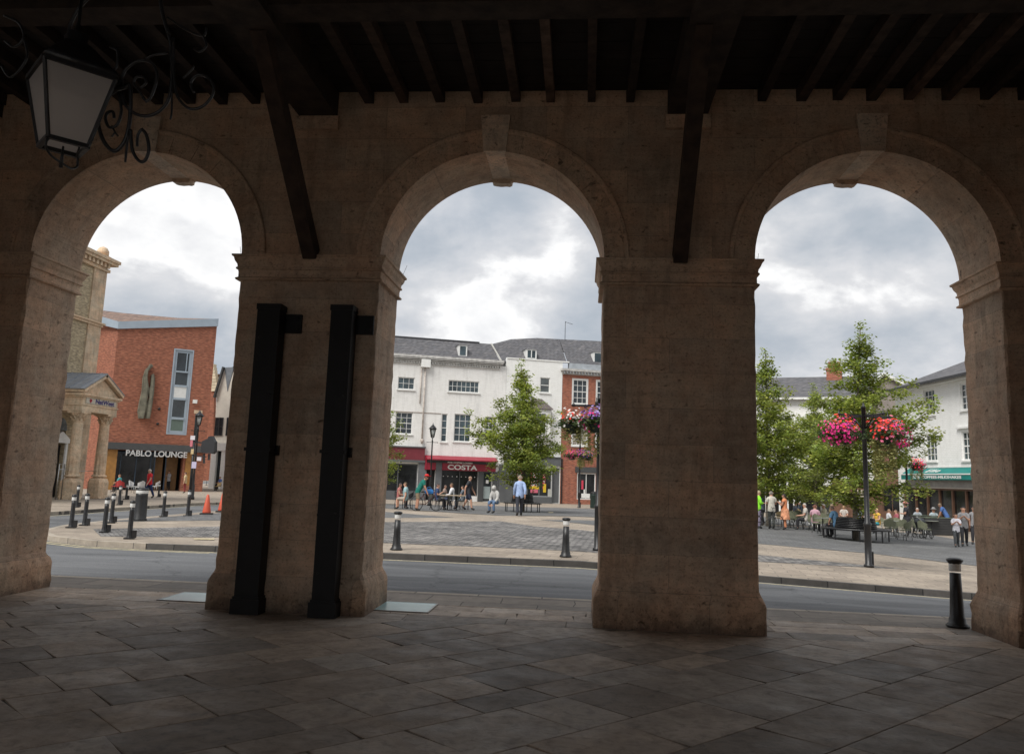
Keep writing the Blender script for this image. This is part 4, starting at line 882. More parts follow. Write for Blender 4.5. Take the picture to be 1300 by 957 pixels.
pt_(e, 'door', M('tan_door', (.2,.12,.06), .6), (6.5, 7.3, .08, .12, .1, 1.9)); pt_(e, 'cream_notice', flat('cream_notice', (.4,.36,.28)), (2.7, 3.2, -.28, -.26, .9, 1.7), (3.7, 4.3, -.28, -.26, 1.0, 1.6))

# each building stands where the falling ground meets it
def stand(e, loc, k): e.location = loc; e.scale = (k, k, k)
for nm, loc, k in (('corner_building', (22.225, 51.400, -.680), 1.4), ('gabled_house', (-39.916, 77.184, -.544), 1.32), ('gabled_house.001', (-37.014, 71.904, -.544), 1.32),
        ('lounge_building', (-38.181, 57.110, -.459), 1.27), ('shop_building', (-15.858, 57.618, -.459), 1.27), ('shop_building.001', (-15.858, 57.618, -.459), 1.27),
        ('shop_building.002', (-15.858, 57.618, -.459), 1.27), ('terrace_building', (17.361, 62.880, -.680), 1.4), ('timber_shop', (17.361, 62.880, -.680), 1.4), ('wall_sculpture', (-38.181, 57.110, -.459), 1.27)):
    stand(bpy.data.objects[nm], loc, k)

DR = M('cast_iron_cover', (.08, .08, .08))
for x, y, lb in ((-1.2, 2.52, 'road gully grate beside the near kerb in the middle arch'), (1.9, 7.55, 'road gully grate below the far kerb near the third pier')):
    e = empty('drain_cover', (x, y, -.118+gz(x, y)), 0, lb, 'drain cover', 'road gully grates'); b = MB()
    b.box(-.24,.24,-.21,-.18,0,.012); b.box(-.24,.24,.18,.21,0,.012)
    for k in range(9): b.box(-.24+k*.0562,-.21+k*.0562,-.18,.18,0,.010)
    b.build('grate', DR, e)

# ================================================================== TREES
LEAF = leaf_mat('maple_leaves', (.27, .33, .08), trans=.45)
BARK = M('tree_bark', (.16, .14, .11), .9, .4, 6, .6, 18)
def leafquads(b, c, n, sg, rnd, sz=(.07, .12), br=1., hue=0):
    for _ in range(n):
        p = Vector((c[0]+rnd.gauss(0, sg), c[1]+rnd.gauss(0, sg), c[2]+rnd.gauss(0, sg*.75)))
        a = rnd.uniform(0, 6.283); L = rnd.uniform(*sz); dn = rnd.uniform(-.9, .35)
        d = Vector((math.cos(a), math.sin(a), dn)).normalized(); s_ = d.cross(Vector((rnd.gauss(0,.4), rnd.gauss(0,.4), 1))).normalized()
        nn = d.cross(s_); o = len(b.v)
        b.v += [tuple(p), tuple(p+d*L*.5+s_*L*.48+nn*L*.1), tuple(p+d*L), tuple(p+d*L*.5-s_*L*.48+nn*L*.1)]
        b.f.append((o, o+1, o+2, o+3)); b.m.append(0); b.s.append(False)
        t_ = br*rnd.uniform(.7, 1.3); h_ = hue+rnd.uniform(-.08, .12); b.tint += [(t_*(1+h_), t_, t_*(1-h_))]*4
def tree(u, v, vtop, prof, seed, label, lean=0, nl=58, dens=1., asym=0, group='young maples in the square', zb=2.0, pos=None):
    rnd = random.Random(seed); q = pos or GT(u, v); z0 = gz(q.x, q.y); Hh = at(u, vtop, q.y).z-z0
    e = empty('broadleaf_tree', (q.x, q.y, z0), 0, label, 'tree', group)
    tb = MB(); cb_ = MB(); cb_.tint = []
    top = Vector((lean, 0, Hh-.25)); lead = [Vector((0,0,-.05)), Vector((.02,.01,Hh*.3)), Vector((lean*.4+.04,0,Hh*.6)), top]
    sp = spline(lead, 5); tb.tube(sp, [.11*(1-i/(len(sp)))+.012 for i in range(len(sp))], 8)
    def R(t):
        k = t*(len(prof)-1); i = min(int(k), len(prof)-2); return prof[i]+(prof[i+1]-prof[i])*(k-i)
    for i in range(nl):
        t = (i+.5)/nl; z = zb+(Hh-zb)*t*.93; st = z-rnd.uniform(.1, .5)
        k = st/Hh*(len(sp)-1); k = max(0, min(len(sp)-1.01, k)); base = sp[int(k)].lerp(sp[int(k)+1], k-int(k))
        az = i*2.399+rnd.uniform(-.4, .4); Lr = R(t)*rnd.uniform(.6, 1.15)*(1+asym*math.cos(az)*(1-abs(2*t-.7))); rise = Lr*rnd.uniform(.12, .55)*(1 if t > .15 else .2)
        d = Vector((math.cos(az), math.sin(az), 0)); end = base+d*Lr+Vector((0,0,rise)); mid = base+d*Lr*.5+Vector((0,0,rise*.35))
        L_ = spline([base, mid, end], 5); tb.tube(L_, [.035*(1-j/len(L_))*(1.2-t)+.006 for j in range(len(L_))], 5)
        nc = max(2, int(Lr/.27))
        for c in range(nc):
            f = .22+.78*(c+rnd.random()*.6)/nc; k = min(f, 1)*(len(L_)-1); p = L_[int(min(k, len(L_)-2))].lerp(L_[int(min(k, len(L_)-2))+1], k-int(min(k, len(L_)-2)))
            off = Vector((rnd.gauss(0,.16), rnd.gauss(0,.16), rnd.gauss(0,.12)))*min(1, Lr)
            tb.tube([p, p+off], [.006, .003], 4, cap=False)
            leafquads(cb_, p+off, int(66*dens*(1.2-f*.5)), .165*(1.15-.3*f), rnd, (.09,.15), br=rnd.uniform(.82, 1.18), hue=rnd.uniform(-.04, .1))
    for j in range(7): leafquads(cb_, (lean+rnd.gauss(0,.05), rnd.gauss(0,.05), Hh-.05-j*.16), 26, .09+.02*j, rnd)
    tb.build('trunk', BARK, e); cb_.build('crown', LEAF, e); return e, q, Hh
T1, q1, _ = tree(663, 650, 457, [1.1, 2.3, 2.85, 2.6, 2.3, 1.8, 1.45, 1.0, .6, .25], 21, 'bushy green young tree in front of the white buildings, framed by the middle arch', -.3, 70, asym=-.28)
T2, q2, _ = tree(1087, 686, 408, [1.0, 2.3, 2.7, 2.6, 2.6, 2.2, 1.75, 1.4, 1.1, .5], 22, 'tallest green tree in the right arch, rising behind the near basket post', .45, 72, asym=.3)
T3, q3, _ = tree(975, 668, 442, [1.8, 2.7, 3.0, 2.9, 2.7, 2.3, 1.6, 1.1, .9, .35], 33, 'green tree beside the third pier, at the left of the right arch', .0, 74)
T4, q4, _ = tree(1036, 659, 486, [1.6, 2.8, 3.3, 3.3, 3.0, 2.5, 2.0, 1.5, 1.0, .4], 54, 'green tree behind and between the two taller ones in the right arch', -.0, 72)
T5, q5, _ = tree(472, 640, 452, [1.0, 1.8, 2.1, 2.0, 1.8, 1.4, 1.0, .7, .5, .2], 65, 'tree mostly hidden by the second pier, a few leafy tips showing at the middle arch', .0, 40)

# ================================================================== STREET FURNITURE
def placed(name, u, v, rz, label, cat, group=None):
    q = GT(u, v); return empty(name, (q.x, q.y, gz(q.x, q.y)+.008), rz, label, cat, group)
def bollard(e, kind, h):
    b = MB()
    if kind == 'slim':
        b.lathe([(.072,.0),(.072,.02),(.064,.03),(.064,.10),(.056,.12),(.052,.62*h/.87),(.050,h-.16)], 14); b.build('post', BLACK, e)
        b = MB(); b.box(-.11, .11, -.11, .11, 0, .025); b.bar((.10,-.02,.02), (.10,-.02,.19), .10, .05); b.build('foot', BLACK, e)
    elif kind == 'stout':
        b.lathe([(.21,0),(.21,.04),(.19,.07),(.175,h-.22),(.175,h-.16)], 20); b.build('post', BLACK, e)
    else:
        b.lathe([(.125,.0),(.125,.035),(.105,.05),(.10,.10),(.088,.12),(.074,.40),(.066,h-.19)], 18); b.build('post', BLACK, e)
        b = MB(); b.lathe([(.14,0),(.14,.022),(.125,.03)], 8); b.build('foot', BLACK, e)
    r = {'slim': .054, 'stout': .178, 'cast': .070}[kind]
    b = MB(); b.lathe([(r,0),(r+.002,.01),(r+.002,.085),(r,.095)], 16, (0,0,h-.165)); b.build('white_band', WHITEB, e)
    b = MB(); z = h-.07
    if kind == 'cast': b.lathe([(.070,-.008),(.076,0),(.10,.035),(.098,.05),(.06,.068),(.02,.07)], 8, (0,0,z))
    else: b.lathe([(r,-.005),(r+.012,.012),(r+.012,.035),(r-.01,.06),(.02,.07)], 16, (0,0,z))
    b.build('cap', BLACK, e)
BO = [(1216,796,'cast',.85,'nearest black cast bollard with a white band, standing beside the right pier'),
 (503,698,'cast',.84,'black bollard on the kerb at the left edge of the middle arch'),
 (718,707,'cast',.84,'black bollard on the kerb at the right of the middle arch'),
 (164,684,'slim',.87,'black bollard nearest the kerb at the left corner of the road'),
 (132,676,'slim',.86,'black bollard left of the nearest corner bollard, in front of the stout one'),
 (141,664,'slim',.84,'black bollard tucked behind the second corner bollard'),
 (107,667,'slim',.86,'black bollard beside the left bollard near the first pier'),
 (90,670,'slim',.86,'leftmost black bollard, close to the first pier'),
 (97,644,'slim',.84,'black bollard across the side street before the bank columns'),
 (151,641,'slim',.80,'black bollard on the far pavement before the red tables'),
 (160,634,'slim',.76,'small far bollard by the lounge window'),
 (177,661,'stout',.98,'stout black bollard, the widest of the corner group'),
 (207,656,'slim',.84,'black bollard standing alone right of the stout one'),
 (238,655,'slim',.88,'black bollard at the foot of the leaning sign pole'),
 (201,631,'slim',.78,'far black bollard beside the red shirted walker'),
 (910/8.67+610-34,638,'slim',.7,'small dark bollard against the grey shop door')]
for u, v, k, h, lb in BO: bollard(placed('bollard', u, v, random.uniform(0, .5), lb, 'bollard', 'black bollards with white bands'), k, h)
CO = flat('cone_orange', (.52,.08,.035), .5)
for u, v, lb in ((262,653,'orange traffic cone on the side road'), (281.5,650,'second orange cone half hidden by the pier with downpipes')):
    e = placed('traffic_cone', u, v, .3, lb, 'traffic cone', 'orange traffic cones')
    b = MB(); b.box(-.21, .21, -.21, .21, 0, .05); b.build('base', M('cone_rubber', (.03,.03,.03)), e)
    b = MB(); b.lathe([(.15,.05),(.145,.09),(.045,.68),(.03,.70)], 16); b.build('cone', CO, e)
LG = flat('lantern_clear_glass', (.45,.46,.44), .1)
def lamp(u, v, vtop, label, arms=True):
    e = placed('street_lamp', u, v, .4, label, 'street lamp', 'victorian street lamps'); h = at(u, vtop, e.location.y).z-e.location.z; s_ = h/4.6
    b = MB(); b.lathe([(.13,0),(.13,.12),(.10,.16),(.10,.75),(.065,.82),(.05,1.3),(.055,1.35),(.045,1.4),(.04,h-1.15),(.06,h-1.12),(.035,h-1.08),(.03,h-.92)], 12); b.build('post', IRON, e)
    b = MB(); b.tube([(-.32,0,h-1.2),(.32,0,h-1.2)], .016, 6); b.sphere((-.33,0,h-1.2), .03, 6, 5); b.sphere((.33,0,h-1.2), .03, 6, 5); b.build('ladder_bar', IRON, e)
    b = MB(); r0, r1 = .11, .21; z0, z1 = h-.88, h-.40
    for k in range(4):
        a = math.pi/4+k*math.pi/2; a2 = a+math.pi/2; c, q = math.cos(a), math.sin(a); c2, q2 = math.cos(a2), math.sin(a2)
        b.bar((c*r0,q*r0,z0), (c*r1,q*r1,z1), .03, .03); b.bar((c*r0,q*r0,z0), (c2*r0,q2*r0,z0), .03, .03); b.bar((c*r1,q*r1,z1), (c2*r1,q2*r1,z1), .03, .03); b.bar((c*.03,q*.03,h-.95), (c*r0,q*r0,z0), .02, .02)
    lf = b.build('lantern', IRON, e)
    b = MB(); b.lathe([(r0*.95,z0+.01),(r1*.95,z1-.01)], 4); g = b.build('lantern_glass', LG, lf); 
    for i, vtx in enumerate(g.data.vertices): x, y = vtx.co.x, vtx.co.y; vtx.co.x = (x-y)*.7071; vtx.co.y = (x+y)*.7071
    b = MB(); b.lathe([(.27,z1),(.20,z1+.08),(.11,z1+.19),(.06,z1+.22),(.06,z1+.27),(.02,z1+.30),(.012,h)], 8); b.build('lantern_cap', IRON, lf)
    return e, h
lamp(545, 642, 536, 'slim black street lamp in front of the red cafe')
e, h = lamp(243.5, 634, 519, 'black street lamp before the orange brick building, behind the sign pole')
# sign pole with dark traffic board seen from behind
e = placed('signal_pole', 239, 652, R_(0), 'black pole with small notices and a dark signal board seen from behind', 'signal pole'); Y = e.location.y; o_ = e.location
L_ = lambda u, v, dy=0: Vector(at(u, v, Y+dy))-o_
b = MB(); b.tube([(0,0,.3), L_(247,557)], .05, 10); b.build('pole', BLACK, e)
b = MB(); a, c = L_(247,561), L_(268,563); b.bar(a, c, .05, .05); a, c = L_(246,578), L_(262,580); b.bar(a, c, .03, .03); b.build('arm', BLACK, e)
P_ = [L_(u, v) for u, v in ((258,560),(265,557),(266,554),(270,553.5),(272,558),(274,561),(273.5,573),(271,576),(258,575),(256,572),(257,565))]
b = MB(); b.prism([(q.x, q.z) for q in P_], -.10, .14); b.build('signal_board', M('signal_black', (.018,.018,.02), .6), e, recalc=True)
b = MB(); a, c = L_(259,576), L_(259,588); b.bar(a, c, .06, .06); a, c = L_(265.5,576), L_(265,584); b.bar(a, c, .06, .06); b.build('signal_hanger', BLACK, e)
for (u0,v0,u1,v1), mt, nm in (((243.3,553,248.5,558.5), flat('notice_white', (.6,.56,.58)), 'notice'), ((243,559,245.5,567), flat('notice_pink', (.5,.15,.18)), 'notice'), ((244,570,246.8,576.5), flat('notice_cream', (.55,.42,.22)), 'notice'), ((245,586,250,594.5), flat('notice_lilac', (.5,.45,.6)), 'notice'), ((251.5,580,256.5,585), flat('notice_white', (.6,.56,.58)), 'notice')):
    a, c = L_(u0, v0), L_(u1, v1); b = MB(); b.box(a.x, c.x, -.085, -.065, c.z, a.z); b.build(nm, mt, e)

# tree seats
def tree_seat(q, r, label, h=.46):
    e = empty('tree_seat', (q.x, q.y, gz(q.x, q.y)+.008), .2, label, 'bench', 'black metal seats round the trees'); k = 28
    b = MB()
    for j in range(4): r0 = r*(.62+.1*j); b.lathe([(r0,0),(r0+r*.075,0),(r0+r*.075,.03),(r0,.03),(r0,0)], k, (0,0,h))
    b.lathe([(r+.0,-.03),(r+.035,-.03),(r+.035,.04),(r,.04),(r,-.03)], k, (0,0,h)); b.build('seat', IRON, e)
    b = MB()
    for j in range(6): r0 = r*.6-.012*j; b.lathe([(r0,0),(r0+.015,0),(r0+.015,.05),(r0,.05),(r0,0)], k, (0,0,h+.06+j*.065))
    for j in range(14): a = 6.283*j/14; b.bar((r*.6*math.cos(a),r*.6*math.sin(a),h), ((r*.6-.07)*math.cos(a),(r*.6-.07)*math.sin(a),h+.44), .03, .02)
    b.build('backrest', IRON, e)
    for j in range(8):
        a = 6.283*(j+.5)/8; b = MB(); c, s_ = math.cos(a), math.sin(a); b.bar((c*r*.95,s_*r*.95,0), (c*r*.95,s_*r*.95,h), .04, .04); b.bar((c*r*.62,s_*r*.62,h-.02), (c*r*.98,s_*r*.98,h-.02), .03, .03); b.build('leg', IRON, e)
    return e
tree_seat(q1, .95, 'black circular tree seat round the trunk in the middle arch')
tree_seat(q2, 1.30, 'black circular tree seat round the trunk in the right arch')

# flower basket posts
FOL = leaf_mat('basket_foliage', (.055,.085,.03), scale=3); TRL = leaf_mat('trailing_foliage', (.30,.30,.13), scale=3)
FC = {k: flat('petal_'+k, c, .6) for k, c in dict(magenta=(.62,.015,.20), red=(.70,.03,.02), pink=(.70,.16,.28), purple=(.16,.06,.30), white=(.62,.60,.58), orange=(.75,.10,.02), lilac=(.32,.25,.48)).items()}
def basket(loc, r, cols, label, trail=0, seed=1, dens=1., off=None):
    rnd = random.Random(seed); e = empty('hanging_basket', loc, 0, label, 'flower basket', 'hanging flower baskets on the posts')
    b = MB(); b.lathe([(r*.42,-r*.75),(r*.55,-r*.7),(r*.72,-.02),(r*.76,0)], 14); b.build('basket', M('basket_green', (.015,.03,.028), .6, .3, 9, .3), e)
    b = MB()
    for k in range(3): a = 2.1*k; b.tube([(r*.7*math.cos(a), r*.7*math.sin(a), 0), (0,0,r*1.25)], .006, 4)
    b.build('chain', IRON, e)
    b = MB(); b.tint = []
    for _ in range(int(60*dens)):
        a = rnd.uniform(0,6.283); k = r*math.sqrt(rnd.random())*1.35; leafquads(b, (k*math.cos(a), k*math.sin(a), rnd.uniform(-.25,.45)*r*(1.4-k/r)+.05-.3*max(0,k-r*.7)), 12, .06, rnd, (.05,.09))
    b.build('foliage', FOL, e)
    if trail:
        b = MB(); b.tint = []
        for j in range(12):
            a = rnd.uniform(0,6.283); x, y = r*.72*math.cos(a), r*.72*math.sin(a); L = trail*rnd.uniform(.6,1)
            for k in range(int(L/.045)): leafquads(b, (x+rnd.gauss(0,.02), y+rnd.gauss(0,.02), -.1-k*.045), 6, .04, rnd, (.045,.075))
        b.build('trailing_stems', TRL, e)
    for c, (da, wgt, dz) in cols.items():
        b = MB()
        for _ in range(int(wgt*dens)):
            a = da+rnd.gauss(0,.9); el = rnd.uniform(-.75,1.0)+dz; rr = r*rnd.uniform(.7,1.5)
            p = Vector((rr*math.cos(a)*math.cos(el*.8), rr*math.sin(a)*math.cos(el*.8), .06+rr*.8*math.sin(el))); nrm = (p+Vector((0,0,.1))).normalized()
            t1 = nrm.cross(Vector((.1,.2,1))).normalized(); t2 = nrm.cross(t1); s_ = rnd.uniform(.028,.042); k = 5; vs = [p]
            for i in range(10): q = 6.283*i/10; w_ = s_ if i % 2 == 0 else s_*.72; vs.append(p+t1*math.cos(q)*w_+t2*math.sin(q)*w_+nrm*.012)
            b.add(vs, [(0, 1+i, 1+(i+1)%10) for i in range(10)])
        b.build(c+'_flowers', FC[c], e)
    return e
def post(u, v, vtop, varm, label, rot, R0=.74, skip=()):
    e = placed('flower_post', u, v, rot, label, 'basket post', 'black posts for flower baskets'); zt = at(u, vtop, e.location.y).z-e.location.z; za = at(u, varm, e.location.y).z-e.location.z
    b = MB(); b.lathe([(.12,0),(.12,.05),(.085,.08),(.085,1.0),(.10,1.02),(.10,1.08),(.065,1.12),(.055,zt-.15),(.075,zt-.14),(.03,zt-.08),(.015,zt)], 12); b.build('post', IRON, e)
    b = MB(); b.box(-.12,-.08,-.05,.05,0,.38); b.build('service_box', IRON, e)
    for k in range(4):
        if k in skip: continue
        a = k*math.pi/2; c, s_ = math.cos(a), math.sin(a); b = MB(); b.bar((c*.04,s_*.04,za), (c*(R0+.05),s_*(R0+.05),za), .04, .05); b.lathe([(.035,-.03),(.04,.03),(.012,.06),(.012,.14)], 6, (c*R0,s_*R0,za)); b.tube([(c*.05,s_*.05,za-.35),(c*.3,s_*.3,za-.1),(c*.42,s_*.42,za)], .014, 5); b.build('arm', IRON, e)
    wp = lambda k: (e.location.x+R0*math.cos(rot+k*math.pi/2), e.location.y+R0*math.sin(rot+k*math.pi/2), e.location.z+za)
    return e, wp
W = -1.57
e, wp = post(1103, 720, 511, 528, 'nearest black flower post, in the middle of the right arch', R_(200))
a = wp(0); basket((a[0],a[1],a[2]-.50), .38, dict(magenta=(W-.3,150,-.2), red=(W,36,.6), orange=(W,22,.9), pink=(W,20,.2)), 'hanging basket of magenta petunias left of the near right-hand post', .3, 1)
a = wp(2); basket((a[0],a[1],a[2]-.50), .40, dict(red=(W-.6,100,.2), magenta=(W+.5,115,-.2), pink=(W,18,.6), lilac=(.3,22,.3)), 'hanging basket of red and magenta flowers right of the near right-hand post', .55, 2)
a = wp(1); basket((a[0],a[1],a[2]-.52), .33, dict(red=(W-.3,70,.2), pink=(W+.6,40,0), lilac=(0,30,.2)), 'front hanging basket with long trailing stems on the near right-hand post', 1.15, 3)
a = wp(3); basket((a[0],a[1],a[2]-.50), .30, dict(purple=(W,50,.3), pink=(W,40,.5), magenta=(W,40,.1)), 'rear hanging basket of purple flowers on the near right-hand post', .2, 4)
e, wp = post(758.5, 699, 500, 515, 'black flower post half hidden at the left side of the third pier', R_(172), .66)
a = wp(0); basket((a[0],a[1],a[2]-.48), .31, dict(red=(W-1,16,.8), white=(W,55,.3), orange=(W,8,.6)), 'hanging basket of white and red geraniums left of the post by the third pier', .45, 5)
a = wp(1); basket((a[0],a[1],a[2]-.46), .32, dict(purple=(W-.5,75,.5), magenta=(W-1,30,-.4), lilac=(W,40,.5)), 'hanging basket of purple and lilac flowers facing us at the third pier', .8, 6)
e, wp = post(735, 644.5, 563, 571, 'slim dark flower post outside the red brick building', R_(188), .62)
a = wp(0); basket((a[0],a[1],a[2]-.42), .42, dict(magenta=(W-.4,70,-.1), red=(W,20,.6), pink=(W,20,.5)), 'far basket of magenta flowers before the brick building', .25, 7)
a = wp(2); basket((a[0],a[1],a[2]-.42), .42, dict(lilac=(W,45,.4), purple=(W-.5,40,0), orange=(W+.3,14,.1)), 'far basket of lilac and orange flowers before the brick building', .7, 8)
a = wp(1); basket((a[0],a[1],a[2]-.42), .36, dict(purple=(W,45,.1), magenta=(W,30,.2), pink=(W,14,.6)), 'far middle basket of purple flowers before the brick building', .9, 9)
e, wp = post(1154, 676, 573, 580, 'dark flower post in front of the green awning', R_(190), .62)
a = wp(0); basket((a[0],a[1],a[2]-.45), .36, dict(pink=(W,30,.4), magenta=(W-.7,34,-.4), lilac=(W,26,.5)), 'far basket of pink flowers left of the post by the green awning', .2, 10)
a = wp(2); basket((a[0],a[1],a[2]-.45), .40, dict(red=(W-.2,60,.1), magenta=(W+.5,55,-.4), orange=(W,24,.3)), 'far basket of red flowers in front of the green awning', .9, 12)

# litter bin and sandwich board at the brick building
e = placed('litter_bin', 754, 645, 0, 'dark green litter bin beside the pier in the middle arch', 'litter bin')
b = MB(); b.lathe([(.26,0),(.28,.05),(.28,.9),(.30,.92),(.30,1.0)], 16); b.build('body', M('bin_green', (.02,.04,.035), .5), e); b = MB(); b.lathe([(.30,1.0),(.27,1.12),(.1,1.2)], 16); b.build('lid', IRON, e)

# ================================================================== CAFE FURNITURE
WIC = {k: M('wicker_'+k, c, .8, .4, 40, .5, 60) for k, c in dict(green=(.16,.17,.11), dark=(.06,.065,.055), tan=(.30,.22,.11), white=(.50,.50,.50), black=(.03,.03,.032), red=(.35,.03,.03)).items()}
STEEL = flat('table_steel', (.30,.30,.29), .35, 1)
def chair_proto(kind):
    m = WIC[kind]; e = empty('cafe_chair', (0,0,0)); b = MB()
    b.slab([(-.22,-.2),(.22,-.2),(.24,.2),(-.24,.2)], .43, .465); b.build('seat', m, e)
    b = MB(); k = 9; vs = []
    for i in range(k):
        a = -1.25+2.5*i/(k-1); x, y = .25*math.sin(a), -.02-.22*math.cos(a); t = .87-.16*abs(i-(k-1)/2)/((k-1)/2); vs += [(x,y,.50),(x*1.08,y*1.15,t),(x*1.16,y*1.2-.008,t),(x*1.09,y*1.06-.01,.50)]
    fs = []
    for i in range(k-1):
        for j in range(4): fs.append((4*i+j, 4*i+(j+1)%4, 4*i+4+(j+1)%4, 4*i+4+j))
    fs += [(3,2,1,0), (4*k-4,4*k-3,4*k-2,4*k-1)]; b.add(vs, fs); b.build('backrest', m, e)
    for sx_ in (-1, 1):
        for sy in (-1, 1):
            b = MB(); b.tube([(sx_*.23,sy*.21,0),(sx_*.20,sy*.18,.44)], .014, 6); b.build('leg', STEEL if kind in ('white','green') else IRON, e)
    return e
def table_proto(r=.36, square=False, c=(.22,.23,.2)):
    e = empty('cafe_table', (0,0,0)); b = MB(); mt = M('table_top_%d' % int(c[0]*100), c, .4, .2, 8)
    if square: b.box(-r, r, -r, r, .72, .745)
    else: b.lathe([(r-.01,.72),(r,.725),(r,.74),(r-.01,.745)], 20)
    b.build('tabletop', mt, e); b = MB(); b.tube([(0,0,.03),(0,0,.72)], .028, 8); b.build('pedestal', IRON, e)
    b = MB(); b.lathe([(.22,0),(.22,.015),(.06,.04),(.04,.05)], 16); b.build('base', IRON, e); return e
bpy.context.view_layer.update()
protos = {}
def put(kind, u, v, deg, label, group, fam='chair', **kw):
    key = (fam, kind)
    if key not in protos: protos[key] = chair_proto(kind) if fam == 'chair' else table_proto(**kw); r = protos[key]; protos[key, 'k'] = [(c, c.data, c.name.split('.')[0]) for c in r.children]; first = True
    else: first = False
    src = protos[key]
    if first: o = src
    else:
        o = src.copy(); col.objects.link(o)
        for c, _, _n in protos[key, 'k']: d = c.copy(); col.objects.link(d); d.parent = o
    q = GT(u, v); o.location = (q.x, q.y, gz(q.x, q.y)+.012); o.rotation_euler[2] = R_(deg)
    tag(o, label, 'chair' if fam == 'chair' else 'table', group); return o
GC = 'green wicker cafe chair among the tables under the right hand trees'; GG = 'green wicker chairs of the right terrace'
for u, v, d in ((1000,670,10),(1007,671,-20),(1013,669,170),(1020,672,30),(1033,674,-10),(1040,677,200),(1046,674,-30),(1052,676,20),(1057,672,180),(1127,679,15),(1131,683,-25),(1138,679,160),(1144,682,10),(1149,686,40),(1166,681,-90),(1164,675,30),(1180,676,180),(1174,684,-60),(1043,670,0),(1026,668,90),(1106,675,20),(1120,675,-150)):
    put('green', u, v, d, GC, GG)
for u, v, d, lb in ((990,669,20,'left'),(1011,664,0,'')): put('tan', u, v, d, 'pale wicker chair beside the standing woman in the floral dress' if lb else 'tan wicker chair in front of the seated man in the bright vest', 'tan wicker chairs of the right terrace')
TT = 'small grey cafe table among the green chairs of the right terrace'
for u, v in ((1003,667),(1028,672),(1045,680),(1100,677),(1135,681),(1160,678),(1183,679),(1058,679)): put('round', u, v, 0, TT, 'small tables of the right terrace', 'table')
MC = 'dark cafe chair at the tables outside the red cafe'
for u, v, d in ((552,647,-90),(557,644,-80),(567,647,90),(578,644,100),(583,647,-70),(589,647,90),(562,642,0)): put('dark', u, v, d, MC, 'dark chairs outside the red cafe')
put('black', 517, 645.5, 90, 'black chair under the woman in pale blue, left of the bicycle', 'dark chairs outside the red cafe'); put('black', 507, 645, -90, 'black chair at the left edge of the middle arch', 'dark chairs outside the red cafe')
for u, v, lb in ((568,648,'wooden topped table in front of the man in the white shirt'), (579,648.5,'wooden topped table beside the walking bald man')): put('wood', u, v, 6, lb, 'wooden tables outside the red cafe', 'table', r=.42, square=True, c=(.35,.27,.18))
for u, v, lb in ((168,626,'left'),(177,627,'middle'),(197,625,'right')): put('white', u, v, {'left':-90,'middle':60,'right':90}[lb], '%s white chair outside the lounge window' % {'left':'leftmost of the three','middle':'middle','right':'right hand'}[lb], 'white chairs outside the lounge')
put('red', 153, 627, 0, 'red chair by the lounge window left of the white chairs', None); put('red', 146, 626, 90, 'red chair farthest left under the lounge window', None)
put('tan', 273, 620, 90, 'tan wicker chair at the far left street cafe', 'tan chairs by the cream house'); put('tan', 276, 624, 80, 'nearer tan wicker chair beside the cream house', 'tan chairs by the cream house')
put('dark2', 262, 616, 0, 'small dark table in the far left street', None, 'table', r=.4, square=True, c=(.05,.05,.05))
for k in [k for k in protos if len(k) == 2 and k[1] == 'k']: pass
# dark wooden planters of the corner cafe
for u, v, lb in ((1190,679,'dark slatted planter left of the man in the blue shirt'), (1177,675,'dark slatted planter behind the pushchair')):
    e = placed('planter', u, v, R_(5), lb, 'planter', 'dark planters by the corner cafe'); b = MB()
    for k in range(6): b.box(-.75,.75,-.2,-.17,.05+k*.14,.17+k*.14); b.box(-.75,.75,.17,.2,.05+k*.14,.17+k*.14)
    b.box(-.75,-.72,-.2,.2,0,.9); b.box(.72,.75,-.2,.2,0,.9); b.box(-.72,.72,-.17,.17,.0,.8); b.build('box', M('planter_dark', (.03,.03,.03), .6), e)
    b = MB(); b.box(-.76,.76,-.22,.22,.90,.93); b.build('rim', M('planter_green_trim', (.10,.13,.09), .6), e)
# bicycle
def wheel(b, c, r, th=.018, axis='y'):
    pts = [(c[0]+r*math.cos(6.283*k/24), c[1], c[2]+r*math.sin(6.283*k/24)) for k in range(25)]; b.tube(pts, th, 6, cap=False)
def bike(u, v, deg, label, colr, cat='bicycle'):
    e = placed('bicycle', u, v, R_(deg), label, cat); m_ = flat('bike_paint_%02x' % int(colr[0]*255), colr, .35)
    for x in (-.52, .52):
        b = MB(); wheel(b, (x,0,.34), .33); w_ = b.build('wheel', IRON, e)
        b = MB()
        for k in range(8): a = 3.1416*k/8; b.tube([(x-.32*math.cos(a),0,.34-.32*math.sin(a)),(x+.32*math.cos(a),0,.34+.32*math.sin(a))], .003, 4)
        b.tube([(x,-.05,.34),(x,.05,.34)], .02, 8); b.build('spokes', STEEL, w_)
    b = MB()
    for p, q in (((-.52,0,.34),(-.05,0,.30)), ((-.05,0,.30),(-.18,0,.80)), ((-.18,0,.75),(.36,0,.80)), ((-.05,0,.30),(.38,0,.72)), ((-.52,0,.34),(-.17,0,.72)), ((.52,0,.34),(.35,0,.92))): b.tube([p, q], .017, 8)
    b.build('frame', m_, e); b = MB(); b.tube([(.35,-.26,.98),(.35,-.1,1.0),(.35,0,.93),(.35,.1,1.0),(.35,.26,.98)], .014, 6); b.build('handlebar', IRON, e)
    b = MB(); b.lathe([(.02,0),(.09,.02),(.08,.06),(.02,.07)], 10, (-.2,0,.84), sx=1.5); b.build('saddle', IRON, e); return e
bk = bike(541, 648.5, 35, 'dark red bicycle held by the man in the red cap', (.12,.02,.025))
